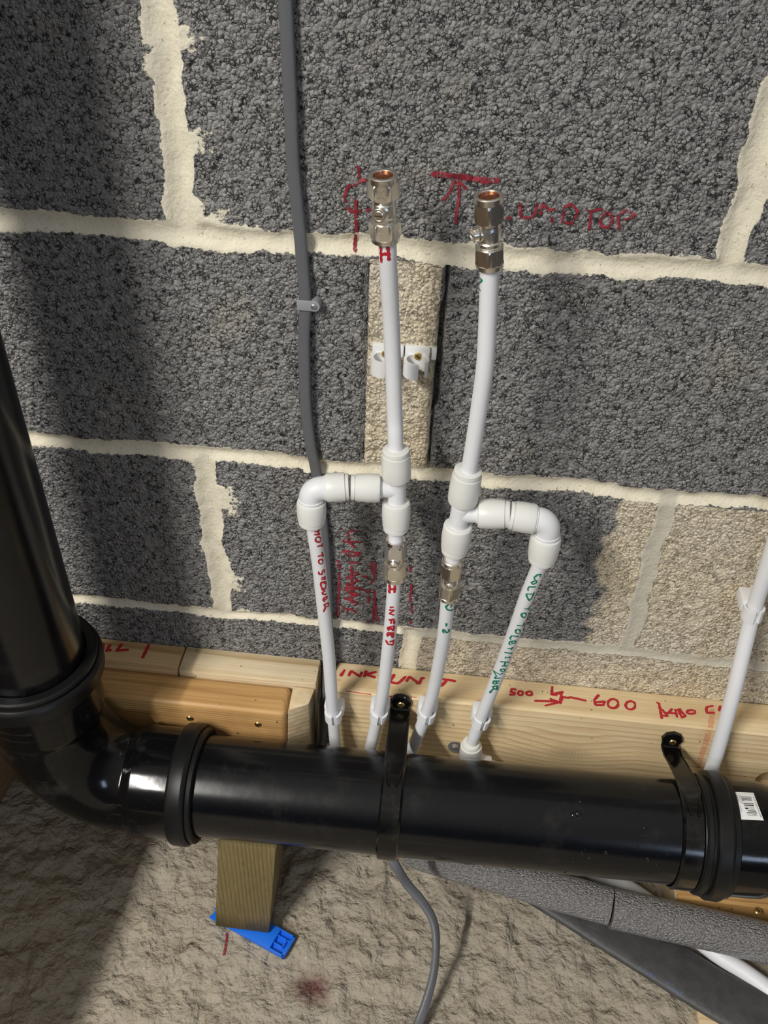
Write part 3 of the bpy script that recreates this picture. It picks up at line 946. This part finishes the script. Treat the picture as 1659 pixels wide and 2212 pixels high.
# stubs
s1 = link('pipe_stub', sweep([lerp(tS, tO, .1), at(752, 1052, y=-.067)], PR, 28, 2), M['white']); tag(s1, 'very short white pipe stub joining left tee and left elbow', 'pipe')
s2 = link('pipe_stub', sweep([lerp(uS, uO, .1), at(1106, 1113, y=-.0993)], PR, 28, 2), M['white']); tag(s2, 'very short white pipe stub joining right tee and right elbow', 'pipe')
s3 = link('pipe_stub', sweep([at(855, 1138, y=-.066), at(854.5, 1178, y=-.068)], PR, 28, 2), M['white']); tag(s3, 'short white pipe stub between left tee and small valve', 'pipe')
s4 = link('pipe_stub', sweep([at(981, 1185, y=-.096), at(977, 1218, y=-.0945)], PR, 28, 2), M['white']); tag(s4, 'short white pipe stub between right tee and small valve', 'pipe')


# isolating valves
def nut(p0, p1, parent, R, rot, hole, mat='nickel', name='compression_nut'):
    """p0 = outer (pipe) end with a round lip, p1 = body end"""
    c = .925*R
    lip = [(.42, hole), (.02, hole), (0, hole+.0006), (0, c-.0012), (.03, c-.0005), (.24, c-.0004), (.245, c-.0002)]
    hx = [(.245, c), (.33, R), (.92, R), (1., c), (1., .006)]
    mb = MB(); mb.add(lathe(p0, p1, lip, 48)); mb.add(lathe(p0, p1, hx, hexa=R, rot=rot))
    # lathe() caps the hole end only when it is not a hole
    return link(name, mb, M[mat], parent, angle=22)


def valve(T, B, label, spig, R=.0119, rot=.5, fu=.33, fl=.68, open_top=False, mats=('nickel', 'nickel'), marks=None):
    root = thing('isolating_valve', label, 'valve', tuple(lerp(T, B, .5)), 'nickel isolating valves')
    d = nrm(B-T); L = np.linalg.norm(B-T)
    rb = R*.735
    body = link('body', lathe(lerp(T, B, fu-.05), lerp(T, B, fl+.05), [(0, rb*.9), (.0, rb*1.05), (.18, rb*1.05), (.20, rb*.96), (.27, rb*.96), (.30, rb), (.66, rb), (.70, rb*.9), (.74, rb*1.0), (.83, rb*1.0), (.85, rb*1.08), (1, rb*1.08), (1, rb*.8)], 48), M['nickel'], root, angle=25)
    if open_top:
        c = .925*R; hole = PR+.0004
        mb = MB()
        mb.add(lathe(T, lerp(T, B, fu), [(.85, hole), (.03, hole), (0, hole+.0005), (0, c-.0012), (.04, c-.0004), (.27, c-.0004)], 48))
        mb.f = mb.f[:-2]
        mb.add(lathe(T, lerp(T, B, fu), [(.27, c-.0002), (.36, R), (.90, R), (1., c), (1., .006)], hexa=R, rot=rot))
        mb.f = mb.f[:-2]
        link('compression_nut', mb, M[mats[0]], root, angle=22)
        link('olive', lathe(T+d*.0018, T+d*.009, [(0, hole+.0002), (0, hole-.0012), (1, hole-.0009), (1, .0002)], 40), M['copper'], root, angle=30)
    else:
        nut(T, lerp(T, B, fu), root, R, rot, PR, mats[0])
    nut(B, lerp(T, B, fl), root, R, rot, PR, mats[1])
    c0 = lerp(T, B, .5); sd = np.asarray(spig, float); sd = nrm(sd-d*(sd@d))
    rs = R*.42
    sg = link('spigot', lathe(c0+sd*rb*.7, c0+sd*(rb+.0042), [(0, rs*1.25), (.25, rs*1.25), (.40, rs), (.75, rs), (.78, rs*1.04), (.95, rs*1.04), (1, rs*.97), (1, rs*.80), (.93, rs*.76)], 32), M['nickel'], root, angle=28)
    tip = c0+sd*(rb+.0040)
    sc_ = link('screw_slot', lathe(tip-sd*.0012, tip+sd*.0002, [(0, rs*.7), (.8, rs*.7), (1, rs*.62), (1, 0)], 28), M['nickel'], sg, angle=28)
    u = nrm(np.cross(sd, d)); w_ = np.cross(sd, u); q = []
    for s_ in (.0001, .00035):
        for i, j in ((-1, -1), (1, -1), (1, 1), (-1, 1)): q.append(tip+sd*s_+u*i*rs*.6+w_*j*rs*.09)
    link('slot', hexa8(q, 0), M['recess'], sg)
    return root, body


cdir = CAM-at(830, 450, y=-.075)
v1, _ = valve(at(827, 377, y=-.078), at(832.5, 519, y=-.073), 'large nickel valve with open copper top, on the pipe marked H', nrm(cdir)+np.array([-.30, 0, 0]), .0121, .52, .32, .69, True)
v2, b2 = valve(at(1056, 421, y=-.104), at(1057.5, 577, y=-.100), 'large nickel valve with open copper top and side screw, on the tall cold pipe', (-1, -.35, 0), .0114, 0.02, .335, .70, True)
ink('embossed_mark', Zm(1000, 390, 10.54, [[(665, 1390), (680, 1200)], [(640, 1270), (680, 1190), (730, 1240)], [(625, 1115), (745, 1095)], [(630, 1060), (640, 1000), (680, 1000), (690, 1050), (720, 1000), (740, 1050)]]), 2.6, [b2], M['chrome'], v2, .0005)
valve(at(854.5, 1164, y=-.0675), at(852, 1251, y=-.0705), 'small valve with grey upper nut below the left tee', (-.02, -1, .1), .0113, .5, .40, .60, False, ('chrome', 'nickel'))
valve(at(977.5, 1207, y=-.0955), at(969.5, 1291, y=-.0925), 'small brassy valve below the right tee', (-.05, -1, .1), .0108, .1, .40, .62)


# ------------------------------------------------------------------ clips
def pipe_clip(p, d, back, label, r=PR, h=.0125, grp='white nylon pipe clips', gapang=(-62, 268), wid=.011):
    """C-clip round a pipe at p along d, with a block back to the plane y=back"""
    root = thing('pipe_clip', label, 'clip', (p[0], back, p[2]), grp)
    link('band', arc_band(p, d, r+.0002, r+.0029, h, gapang[0], gapang[1], 44), M['nylon'], root, angle=30)
    d = nrm(d); y0 = p[1]+r*.6
    x0 = lambda s, zz: p[0]+d[0]/d[2]*(zz)
    q = []
    for zz in (-.006, .0095):
        cx = p[0]+d[0]/d[2]*zz
        q += [(cx-wid, y0, p[2]+zz), (cx+wid, y0, p[2]+zz), (cx+wid, back, p[2]+zz), (cx-wid, back, p[2]+zz)]
    link('base_block', hexa8(q, .0015, 2), M['nylon'], root, angle=30)
    return root


for (px, py), (qx, qy), lb in (((720, 1541), (716, 1499), 'nylon clip on the rail holding the HOT TO SHOWER pipe'),
                               ((818, 1541), (827, 1495), 'nylon clip on the rail holding the infeed pipe, left of the rounded bracket'),
                               ((921, 1541), (934, 1499), 'nylon clip on the rail holding the green C -2 pipe, right of the rounded bracket'),
                               ((1039, 1553), (1062, 1493), 'nylon clip on the rail holding the slanting cold pipe')):
    p = at(px, py+4, y=-.0668); q_ = at(qx, qy, y=-.0672)
    pipe_clip(p, q_-p, -.0467, lb)
p = at(1626, 1322, y=-.0268); q_ = at(1653, 1240, y=-.0245)
pipe_clip(p, q_-p, .0005, 'nylon clip on the cream block holding the plain right-hand pipe', .0078, .015)


def empty_clip(px, py, label, mirror=1):
    c = at(px, py, y=-.0135); root = thing('pipe_clip', label, 'clip', (c[0], 0, c[2]), 'white nylon pipe clips')
    ref = (mirror, 0, 0)
    link('band', arc_band(c-np.array([0, 0, .003]), (0, 0, 1) if mirror > 0 else (0, 0, -1), .0088, .0114, .0150, -28, 284, 48, ref), M['nylon'], root, angle=30)
    link('base_block', box(c[0]-.0112, c[0]+.0112, -.0046, .0015, c[2]-.0085, c[2]+.0115, .0015), M['nylon'], root, angle=30)
    if mirror > 0: link('side_tab', box(c[0]+mirror*.0150-.0022, c[0]+mirror*.0150+.0022, -.0062, .0015, c[2]+.001, c[2]+.0115, .001), M['nylon'], root, angle=30)
    sc = np.array([c[0]+mirror*.0010, -.0050, c[2]+.0030]); s_ = link('screw', screw_head(sc, (0, -1, .05), .0036), M['brass'], root)
    link('screw_recess', screw_cross(sc, (0, -1, .05), .0036), M['recess'], s_)


empty_clip(899, 786, 'empty open nylon clip with brass screw, right of the pipe marked H')
empty_clip(828, 781, 'nylon clip half hidden behind the pipe marked H', 1)

# ------------------------------------------------------------------ cable
cp = [at(613, -90, y=-.006), at(617, 0, y=-.006), at(622, 100, y=-.006), at(628, 220, y=-.006), at(633, 350, y=-.006), at(645, 470, y=-.006), at(653, 560, y=-.006), at(660, 655, y=-.006),
      at(657, 720, y=-.006), at(658, 800, y=-.006), at(661, 880, y=-.006), at(671, 960, y=-.006), at(685, 1030, y=-.006), at(699, 1150, y=-.006), at(706, 1250, y=-.007), at(709, 1370, y=-.011)]
cp += [np.array([.1240, -.022, .285]), np.array([.1235, -.034, .24]), np.array([.119, -.048, .15]), np.array([.122, -.078, .145]), np.array([.178, -.100, .146]), at(843, 1850, z=.147), at(878, 1908, z=.112), at(912, 1948, z=.092),
       at(936, 1990, z=.078), at(942, 2040, z=.064), at(937, 2100, z=.044), at(922, 2160, z=.026), at(900, 2220, z=.013), at(860, 2310, z=.009), at(800, 2420, z=.009)]
nr = [(0, -1, 0)]*18+[(0, -1, .2), (0, -1, .5), (.1, -.6, .8), (.2, -.5, .8), (.3, -.4, .85), (.5, -.3, .8), (.7, -.2, .7), (.8, -.1, .6), (.75, -.1, .65), (.6, 0, .8), (.4, 0, .9), (.2, 0, 1), (0, 0, 1)]
cb_ = link('electric_cable', sweep(cp, 1, 24, 8, normal=nr, flat=(.0054, .0036)), M['cable'])
tag(cb_, 'flat grey electric cable down the block wall, looping over the floor in front', 'cable')
cc = at(662, 655, y=-.006)
cl = thing('cable_clip', 'grey plastic cable clip nailed over the cable on the wall', 'clip', (cc[0], 0, cc[2]))
mb = MB(); mb.add(box(cc[0]-.0072, cc[0]+.0068, -.0116, -.0098, cc[2]-.0048, cc[2]+.0048, .0008)); mb.add(box(cc[0]-.0076, cc[0]-.0058, -.0112, .002, cc[2]-.0048, cc[2]+.0048, .0006))
mb.add(lathe((cc[0]+.0078, .002, cc[2]), (cc[0]+.0078, -.0118, cc[2]), [(0, .0050), (.95, .0050), (1, .0044), (1, 0)], 24))
link('saddle', mb, M['clipgrey'], cl, angle=30)
nl = np.array([cc[0]+.0074, -.0117, cc[2]]); link('nail_head', lathe(nl, nl+np.array([0, -.0014, 0]), [(0, .0026), (.6, .0026), (1, .0018), (1, 0)], 20), M['steel'], cl)
# bolt behind the low elbow
bp = at(983, 1612, y=-.0468)
tag(link('roofing_bolt', lathe(bp, bp+np.array([0, -.007, .001]), [(0, .0085), (.25, .0085), (.3, .006), (.8, .005), (1, .003), (1, 0)], 28), M['steel']), 'grey galvanised bolt head beside the low cream elbow', 'bolt')

# ------------------------------------------------------------------ post and wedge
fl, fr = at(465, 2001, z=.011), at(581, 2016, z=.011)
u = nrm(fr-fl); w2 = np.array([-u[1], u[0], 0]); dd = .068
lean = np.array([.0105, .021, .154])
b4 = [fl, fr, fr+w2*dd, fl+w2*dd]
po = link('timber_post', hexa8(b4+[p+lean+np.array([0, 0, 0]) for p in b4], .0012), M['post'])
tag(po, 'short square olive-brown timber post propping up the black pipe', 'post')
# wedge: two tapered packers stacked, open ribbed heel
wa, wb_ = at(463, 1990, z=0), at(613, 2074, z=0); wd = nrm(wb_-wa); wn_ = np.array([-wd[1], wd[0], 0]); WL = np.linalg.norm(wb_-wa); WW = .0275


def wp(s, t, z): return wa+wd*s*WL+wn_*t*WW+np.array([0, 0, z])


wg = thing('plastic_wedge', 'bright blue plastic wedge pushed under the timber post', 'wedge', tuple(wp(.5, .5, 0)))
mb = MB(); mb.add(hexa8([wp(-.08, 0, 0), wp(.80, 0, 0), wp(.80, 1, 0), wp(-.02, 1, 0), wp(-.08, 0, .0022), wp(.80, 0, .0098), wp(.80, 1, .0098), wp(-.02, 1, .0022)], .0006))
link('ramp', mb, M['blue'], wg, angle=30)
mb = MB(); mb.add(hexa8([wp(.785, .01, 0), wp(1, .01, 0), wp(1, .99, 0), wp(.785, .99, 0), wp(.785, .01, .0035), wp(1, .01, .0035), wp(1, .99, .0035), wp(.785, .99, .0035)], .0004))
for t0, t1_ in ((0, .07), (.93, 1)):
    mb.add(hexa8([wp(.79, t0, 0), wp(1, t0, 0), wp(1, t1_, 0), wp(.79, t1_, 0), wp(.79, t0, .0085), wp(1, t0, .0085), wp(1, t1_, .0085), wp(.79, t1_, .0085)], .0004))
mb.add(hexa8([wp(.965, 0, 0), wp(1, 0, 0), wp(1, 1, 0), wp(.965, 1, 0), wp(.965, 0, .0085), wp(1, 0, .0085), wp(1, 1, .0085), wp(.965, 1, .0085)], .0004))
link('heel_tray', mb, M['blue'], wg, angle=30)
for t0, t1_, a, b in ((.33, .38, .80, .93), (.68, .73, .80, .97), (.33, .73, .915, .935)):
    link('rib', hexa8([wp(a, t0, 0), wp(b, t0, 0), wp(b, t1_, 0), wp(a, t1_, 0), wp(a, t0, .0078), wp(b, t0, .0078), wp(b, t1_, .0078), wp(a, t1_, .0078)], .0003), M['blue'], wg, angle=30)
mb = MB(); mb.add(hexa8([wp(-.08, .42, .0), wp(.30, .55, 0), wp(.30, 1.25, 0), wp(-.05, 1.25, 0), wp(-.08, .42, .004), wp(.30, .55, .004), wp(.30, 1.25, .004), wp(-.05, 1.25, .004)], .0005))
link('thin_tip', mb, M['blue'], wg, angle=30)

# ------------------------------------------------------------------ lagging and hose on the floor
fz_ = .049
fp = [at(880, 1831, z=fz_), at(940, 1850, z=fz_), at(1000, 1868, z=fz_), at(1100, 1896, z=fz_), at(1200, 1925, z=fz_), at(1318, 1958, z=fz_)]
fa = link('pipe_lagging', sweep(fp, .0222, 48, 10), M['foam'])
tag(fa, 'grey foam pipe lagging on the floor, left length up to the butt seam', 'pipe lagging', 'grey foam lagging lengths')
fp = [at(1321, 1961, z=fz_), at(1420, 1983, z=fz_), at(1520, 2005, z=fz_), at(1600, 2023, z=fz_), at(1680, 2041, z=fz_), at(1800, 2060, z=fz_)]
fb_ = link('pipe_lagging', sweep(fp, .0238, 48, 10), M['foam'])
tag(fb_, 'grey foam pipe lagging on the floor, right length beyond the butt seam', 'pipe lagging', 'grey foam lagging lengths')
hp = [at(1150, 1900, z=.009), at(1240, 1955, z=.009), at(1340, 2018, z=.009), at(1440, 2080, z=.009), at(1540, 2142, z=.010), at(1640, 2198, z=.013), at(1760, 2270, z=.014)]
ho = link('rubber_hose', sweep(hp, 1, 40, 8, normal=(0, 0, 1), flat=(.031, .008)), M['hose'])
tag(ho, 'wide flattened dusty black rubber hose with faint blue print, on the floor', 'hose')

# ------------------------------------------------------------------ handwriting
ink('print', Zm(1380, 1880, 5.946, [[(20, 1230), (10, 1250), (25, 1265)], [(60, 1260), (50, 1285), (80, 1290), (70, 1310)], [(105, 1290), (95, 1315), (120, 1320), (112, 1340)], oval(160, 1335, 18, 14), oval(200, 1362, 16, 13), oval(362, 1448, 18, 12), [(385, 1475), (410, 1480), (395, 1510), (420, 1515)],
                               [(440, 1505), (425, 1525), (455, 1530), (445, 1550)], [(480, 1530), (500, 1540), (485, 1560), (515, 1570)], oval(548, 1580, 18, 14)]), 2.4, [ho], M['blueink'], ho, .0004)
ink('marker_writing', Zm(720, 340, 8.295, [[(450, 150), (465, 240), (465, 350)], [(600, 395), (500, 420), (430, 450), (370, 500)], [(320, 470), (260, 530), (220, 620), (205, 690), (225, 790)], [(240, 870), (300, 950), (400, 965), (500, 950)], [(580, 945), (670, 915)], [(410, 740), (415, 900), (405, 1060), (410, 1250), (400, 1430), (385, 1560), (390, 1700)]]), 7.2, [wall], M['redwall'], wall, .0012)
ink('marker_writing', Zm(920, 350, 3.456, [[(40, 88), (200, 98), (400, 128), (550, 138)], [(200, 88), (330, 115), (470, 150)]]), 11, [wall], M['redwall'], wall, .0012)
ink('marker_writing', Zm(920, 350, 3.456, [[(245, 130), (245, 290), (215, 460)], [(215, 130), (180, 220), (120, 300)], [(240, 130), (310, 205)], [(595, 415), (640, 412)], [(710, 300), (700, 380), (720, 415), (790, 410), (820, 370), (825, 300)],
     [(855, 390), (865, 320), (885, 320), (920, 360), (980, 340)], [(935, 400), (935, 455)], [(1020, 450), (1030, 340), (1080, 312), (1135, 360), (1115, 410), (1080, 460), (1030, 440)], [(1200, 358), (1320, 350)], [(1237, 350), (1215, 505)],
     [(1350, 362), (1300, 430), (1310, 480), (1370, 482), (1392, 420), (1365, 368)], [(1438, 500), (1440, 400), (1490, 355), (1560, 400), (1480, 430)]]), 6.2, [wall], M['redwall'], wall, .0012)
ink('marker_writing', Zm(700, 1120, 6.38, [[(195, 560), (200, 650), (235, 690)], [(205, 740), (212, 880), (205, 1000), (195, 1180), (190, 1340)], [(330, 170), (440, 165)], [(240, 310), (525, 310)], [(330, 180), (340, 300), (420, 390)], [(250, 440), (510, 470), (420, 510), (300, 490), (250, 430)],
     [(330, 590), (500, 610)], [(300, 680), (480, 760), (290, 800), (490, 850), (300, 900), (480, 960), (280, 950), (350, 1020), (490, 1040), (280, 1100), (460, 1140), (420, 1200)], [(380, 640), (390, 1160)], [(250, 1220), (430, 1260), (430, 1300)], [(320, 1240), (330, 1290)],
     [(660, 590), (655, 700), (700, 750), (690, 830), (640, 900)], [(710, 600), (700, 720)], [(690, 980), (700, 1100), (680, 1250), (675, 1430)], [(710, 1200), (720, 1330), (770, 1420)], [(480, 940), (610, 1010), (640, 980)], [(620, 1060), (610, 1160)], [(510, 790), (610, 790)],
     [(1190, 650), (1185, 730)], [(1205, 890), (1200, 1000), (1180, 1090), (1200, 1150)], [(1200, 1200), (1215, 1300)], [(1195, 1390), (1195, 1440)]]), 5.2, [wall], M['redwall'], wall, .0012)
ink('handwriting', Zm(650, 1120, 10.05, [[(290, 285), (350, 285), (415, 240)], [(370, 280), (395, 335)], [(285, 350), (412, 345)], oval(375, 455, 62, 55), [(345, 610), (460, 580)], [(450, 540), (475, 620)], [(360, 825), (480, 790)], [(445, 730), (480, 780), (480, 840)], oval(430, 935, 46, 52),
     [(380, 1150), (400, 1210), (450, 1220), (470, 1130), (500, 1110), (515, 1180)], [(440, 1290), (540, 1260)], [(490, 1270), (510, 1310)], [(440, 1325), (545, 1305)], [(545, 1370), (440, 1380), (430, 1450), (460, 1520), (530, 1510), (545, 1400), (440, 1380)],
     [(540, 1520), (460, 1540), (520, 1580), (465, 1600), (480, 1650), (560, 1640)], [(580, 1690), (500, 1720), (480, 1770), (520, 1810)], [(575, 1700), (555, 1740), (510, 1770)], [(600, 1830), (500, 1870), (530, 1920), (490, 2030)], [(600, 1830), (600, 1900), (530, 1920)]]), 4.1, [pipe1], M['red'], pipe1, .0002)
ink('handwriting', Zm(700, 1120, 6.38, [[(905, 905), (900, 1030)], [(975, 920), (970, 1025)], [(900, 970), (980, 975)]]), 6.4, [pipe2], M['red'], pipe2, .0002)
ink('handwriting', Zm(700, 1120, 6.38, [[(905, 1225), (960, 1220)], [(895, 1260), (965, 1265), (900, 1310), (965, 1330)], [(890, 1400), (970, 1385)], [(930, 1395), (920, 1450)], [(965, 1390), (965, 1460)], [(880, 1490), (885, 1540), (920, 1510), (960, 1545), (965, 1480), (880, 1500)],
     [(870, 1580), (875, 1620), (915, 1590), (950, 1640), (955, 1580), (870, 1575)], [(850, 1670), (880, 1730), (950, 1740), (960, 1680), (900, 1700)]]), 5.0, [pipe2], M['red'], pipe2, .0002)
ink('handwriting', Zm(640, 340, 3.318, [[(607, 640), (610, 755)], [(655, 635), (665, 740)], [(607, 695), (660, 690)]]), 7.6, [pipeH], M['red'], pipeH, .0002)
ink('handwriting', Zm(640, 340, 3.318, [[(1314, 862), (1332, 880), (1316, 900)], [(1314, 945), (1322, 957)]]), 5, [pipeC], M['green'], pipeC, .0002)
ink('handwriting', Zm(930, 1280, 18.43, [[(880, 445), (700, 480), (610, 560), (650, 660), (760, 710), (900, 690)], [(860, 470), (790, 590)], [(630, 1210), (625, 1350)], [(520, 1440), (500, 1560), (540, 1620)], [(510, 1450), (640, 1590), (730, 1560), (730, 1470), (680, 1470)]]), 4.5, [pipe3], M['green'], pipe3, .0002)
ink('handwriting', Zm(1040, 1220, 7.373, [[(930, 195), (945, 150), (890, 160), (840, 200), (850, 240)], [(850, 240), (880, 255), (870, 290), (820, 310), (795, 280), (850, 255)], [(865, 350), (760, 350), (740, 380), (745, 415)], [(835, 435), (830, 470), (720, 460), (720, 500), (760, 570), (800, 530), (830, 460)],
     [(680, 700), (760, 700)], [(775, 650), (750, 720)], oval(675, 800, 38, 36), [(565, 965), (635, 970)], [(685, 910), (655, 985)], oval(580, 1060, 38, 34), [(590, 1140), (480, 1130), (455, 1170), (470, 1195)], [(545, 1205), (450, 1225), (440, 1260), (470, 1280)], [(545, 1210), (530, 1250), (500, 1260)], [(490, 1225), (485, 1260)],
     [(415, 1330), (490, 1335)], [(500, 1305), (470, 1350)], [(365, 1395), (490, 1410)], [(380, 1490), (390, 1465), (420, 1480), (440, 1460), (455, 1490)], [(300, 1540), (430, 1550)], [(320, 1610), (410, 1610)], [(380, 1545), (360, 1610)], oval(340, 1680, 34, 22),
     [(350, 1722), (290, 1745), (190, 1690), (240, 1770), (205, 1810), (310, 1800)], [(290, 1850), (200, 1850), (180, 1890), (230, 1900)], [(240, 1850), (235, 1890), (275, 1880)], [(255, 1920), (180, 1940), (200, 1970), (250, 1990), (250, 1930)], [(200, 1960), (130, 2040)]]), 4.1, [pipe4], M['green'], pipe4, .0002)
ink('handwriting', Zm(180, 1350, 6.9125, [[(130, 265), (185, 255)], [(205, 300), (185, 340), (230, 350), (300, 300)], [(270, 270), (300, 290), (280, 400)], [(405, 290), (350, 385), (430, 375)], [(580, 280), (500, 385), (680, 370)], [(1020, 200), (960, 340), (880, 500)]]), 7.2, [t2], M['red'], t2, .0003)
ink('handwriting', Zm(690, 1410, 5.184, [[(185, 130), (215, 130)], [(285, 190), (235, 265)], [(325, 265), (355, 205), (450, 265), (480, 215)], [(525, 200), (500, 275)], [(640, 215), (520, 245), (630, 280)], [(840, 240), (790, 330), (870, 345), (900, 330), (970, 265)],
     [(970, 325), (1010, 270), (1120, 350), (1140, 290), (1180, 285)], [(1370, 295), (1530, 320)], [(1430, 305), (1360, 380)]]), 6.6, [t1], M['red'], t1, .0003)
ink('handwriting', Zm(690, 1410, 5.184, [[(295, 430), (580, 468)], [(770, 485), (830, 490)], [(1020, 495), (1090, 502)]]), 1.8, [t1], M['red'], t1, .0003)
ink('handwriting', Zm(1080, 1460, 3.318, [[(120, 100), (85, 95), (75, 115), (105, 120), (100, 135), (65, 135)], oval(147, 125, 18, 15), oval(210, 127, 22, 14), [(245, 180), (420, 185)], [(355, 165), (425, 190), (320, 215)], [(375, 75), (370, 135), (410, 140)],
     [(455, 115), (365, 135), (440, 125), (430, 200), (450, 150)], [(440, 150), (480, 158), (510, 155), (620, 180)]]), 5.8, [t1], M['red'], t1, .0003)
ink('handwriting', Zm(1080, 1460, 3.318, [[(710, 135), (675, 175), (685, 210), (740, 210), (750, 185), (675, 190)], oval(810, 200, 38, 33), oval(935, 212, 35, 30)]), 5.8, [t1], M['red'], t1, .0003)
ink('handwriting', Zm(1080, 1460, 3.318, [[(1120, 190), (1140, 200), (1160, 310)], [(1160, 240), (1200, 290), (1160, 285)], [(1180, 270), (1220, 265)], [(1235, 235), (1210, 265), (1260, 270)], [(1255, 240), (1270, 300)], [(1300, 240), (1275, 245), (1305, 300), (1330, 285), (1290, 250)], oval(1370, 260, 32, 13)]), 5.8, [t1], M['red'], t1, .0003)
ink('handwriting', Zm(1080, 1460, 3.318, [[(1530, 215), (1480, 225), (1480, 265), (1540, 265)], [(1580, 215), (1570, 255)]]), 5.8, [t1], M['red'], t1, .0003)
ink('ink_bleed', Zm(1080, 1460, 3.318, [[(1522, 235), (1516, 300), (1508, 378)], [(1500, 382), (1475, 480), (1440, 580), (1415, 660)]]), 12, [t1], M['redfaint'], t1, .0002)
ink('marker_line', Zm(430, 1940, 7.213, [[(440, 540), (430, 680), (385, 900)]]), 5, [floor], M['redwall'], floor, .0012)
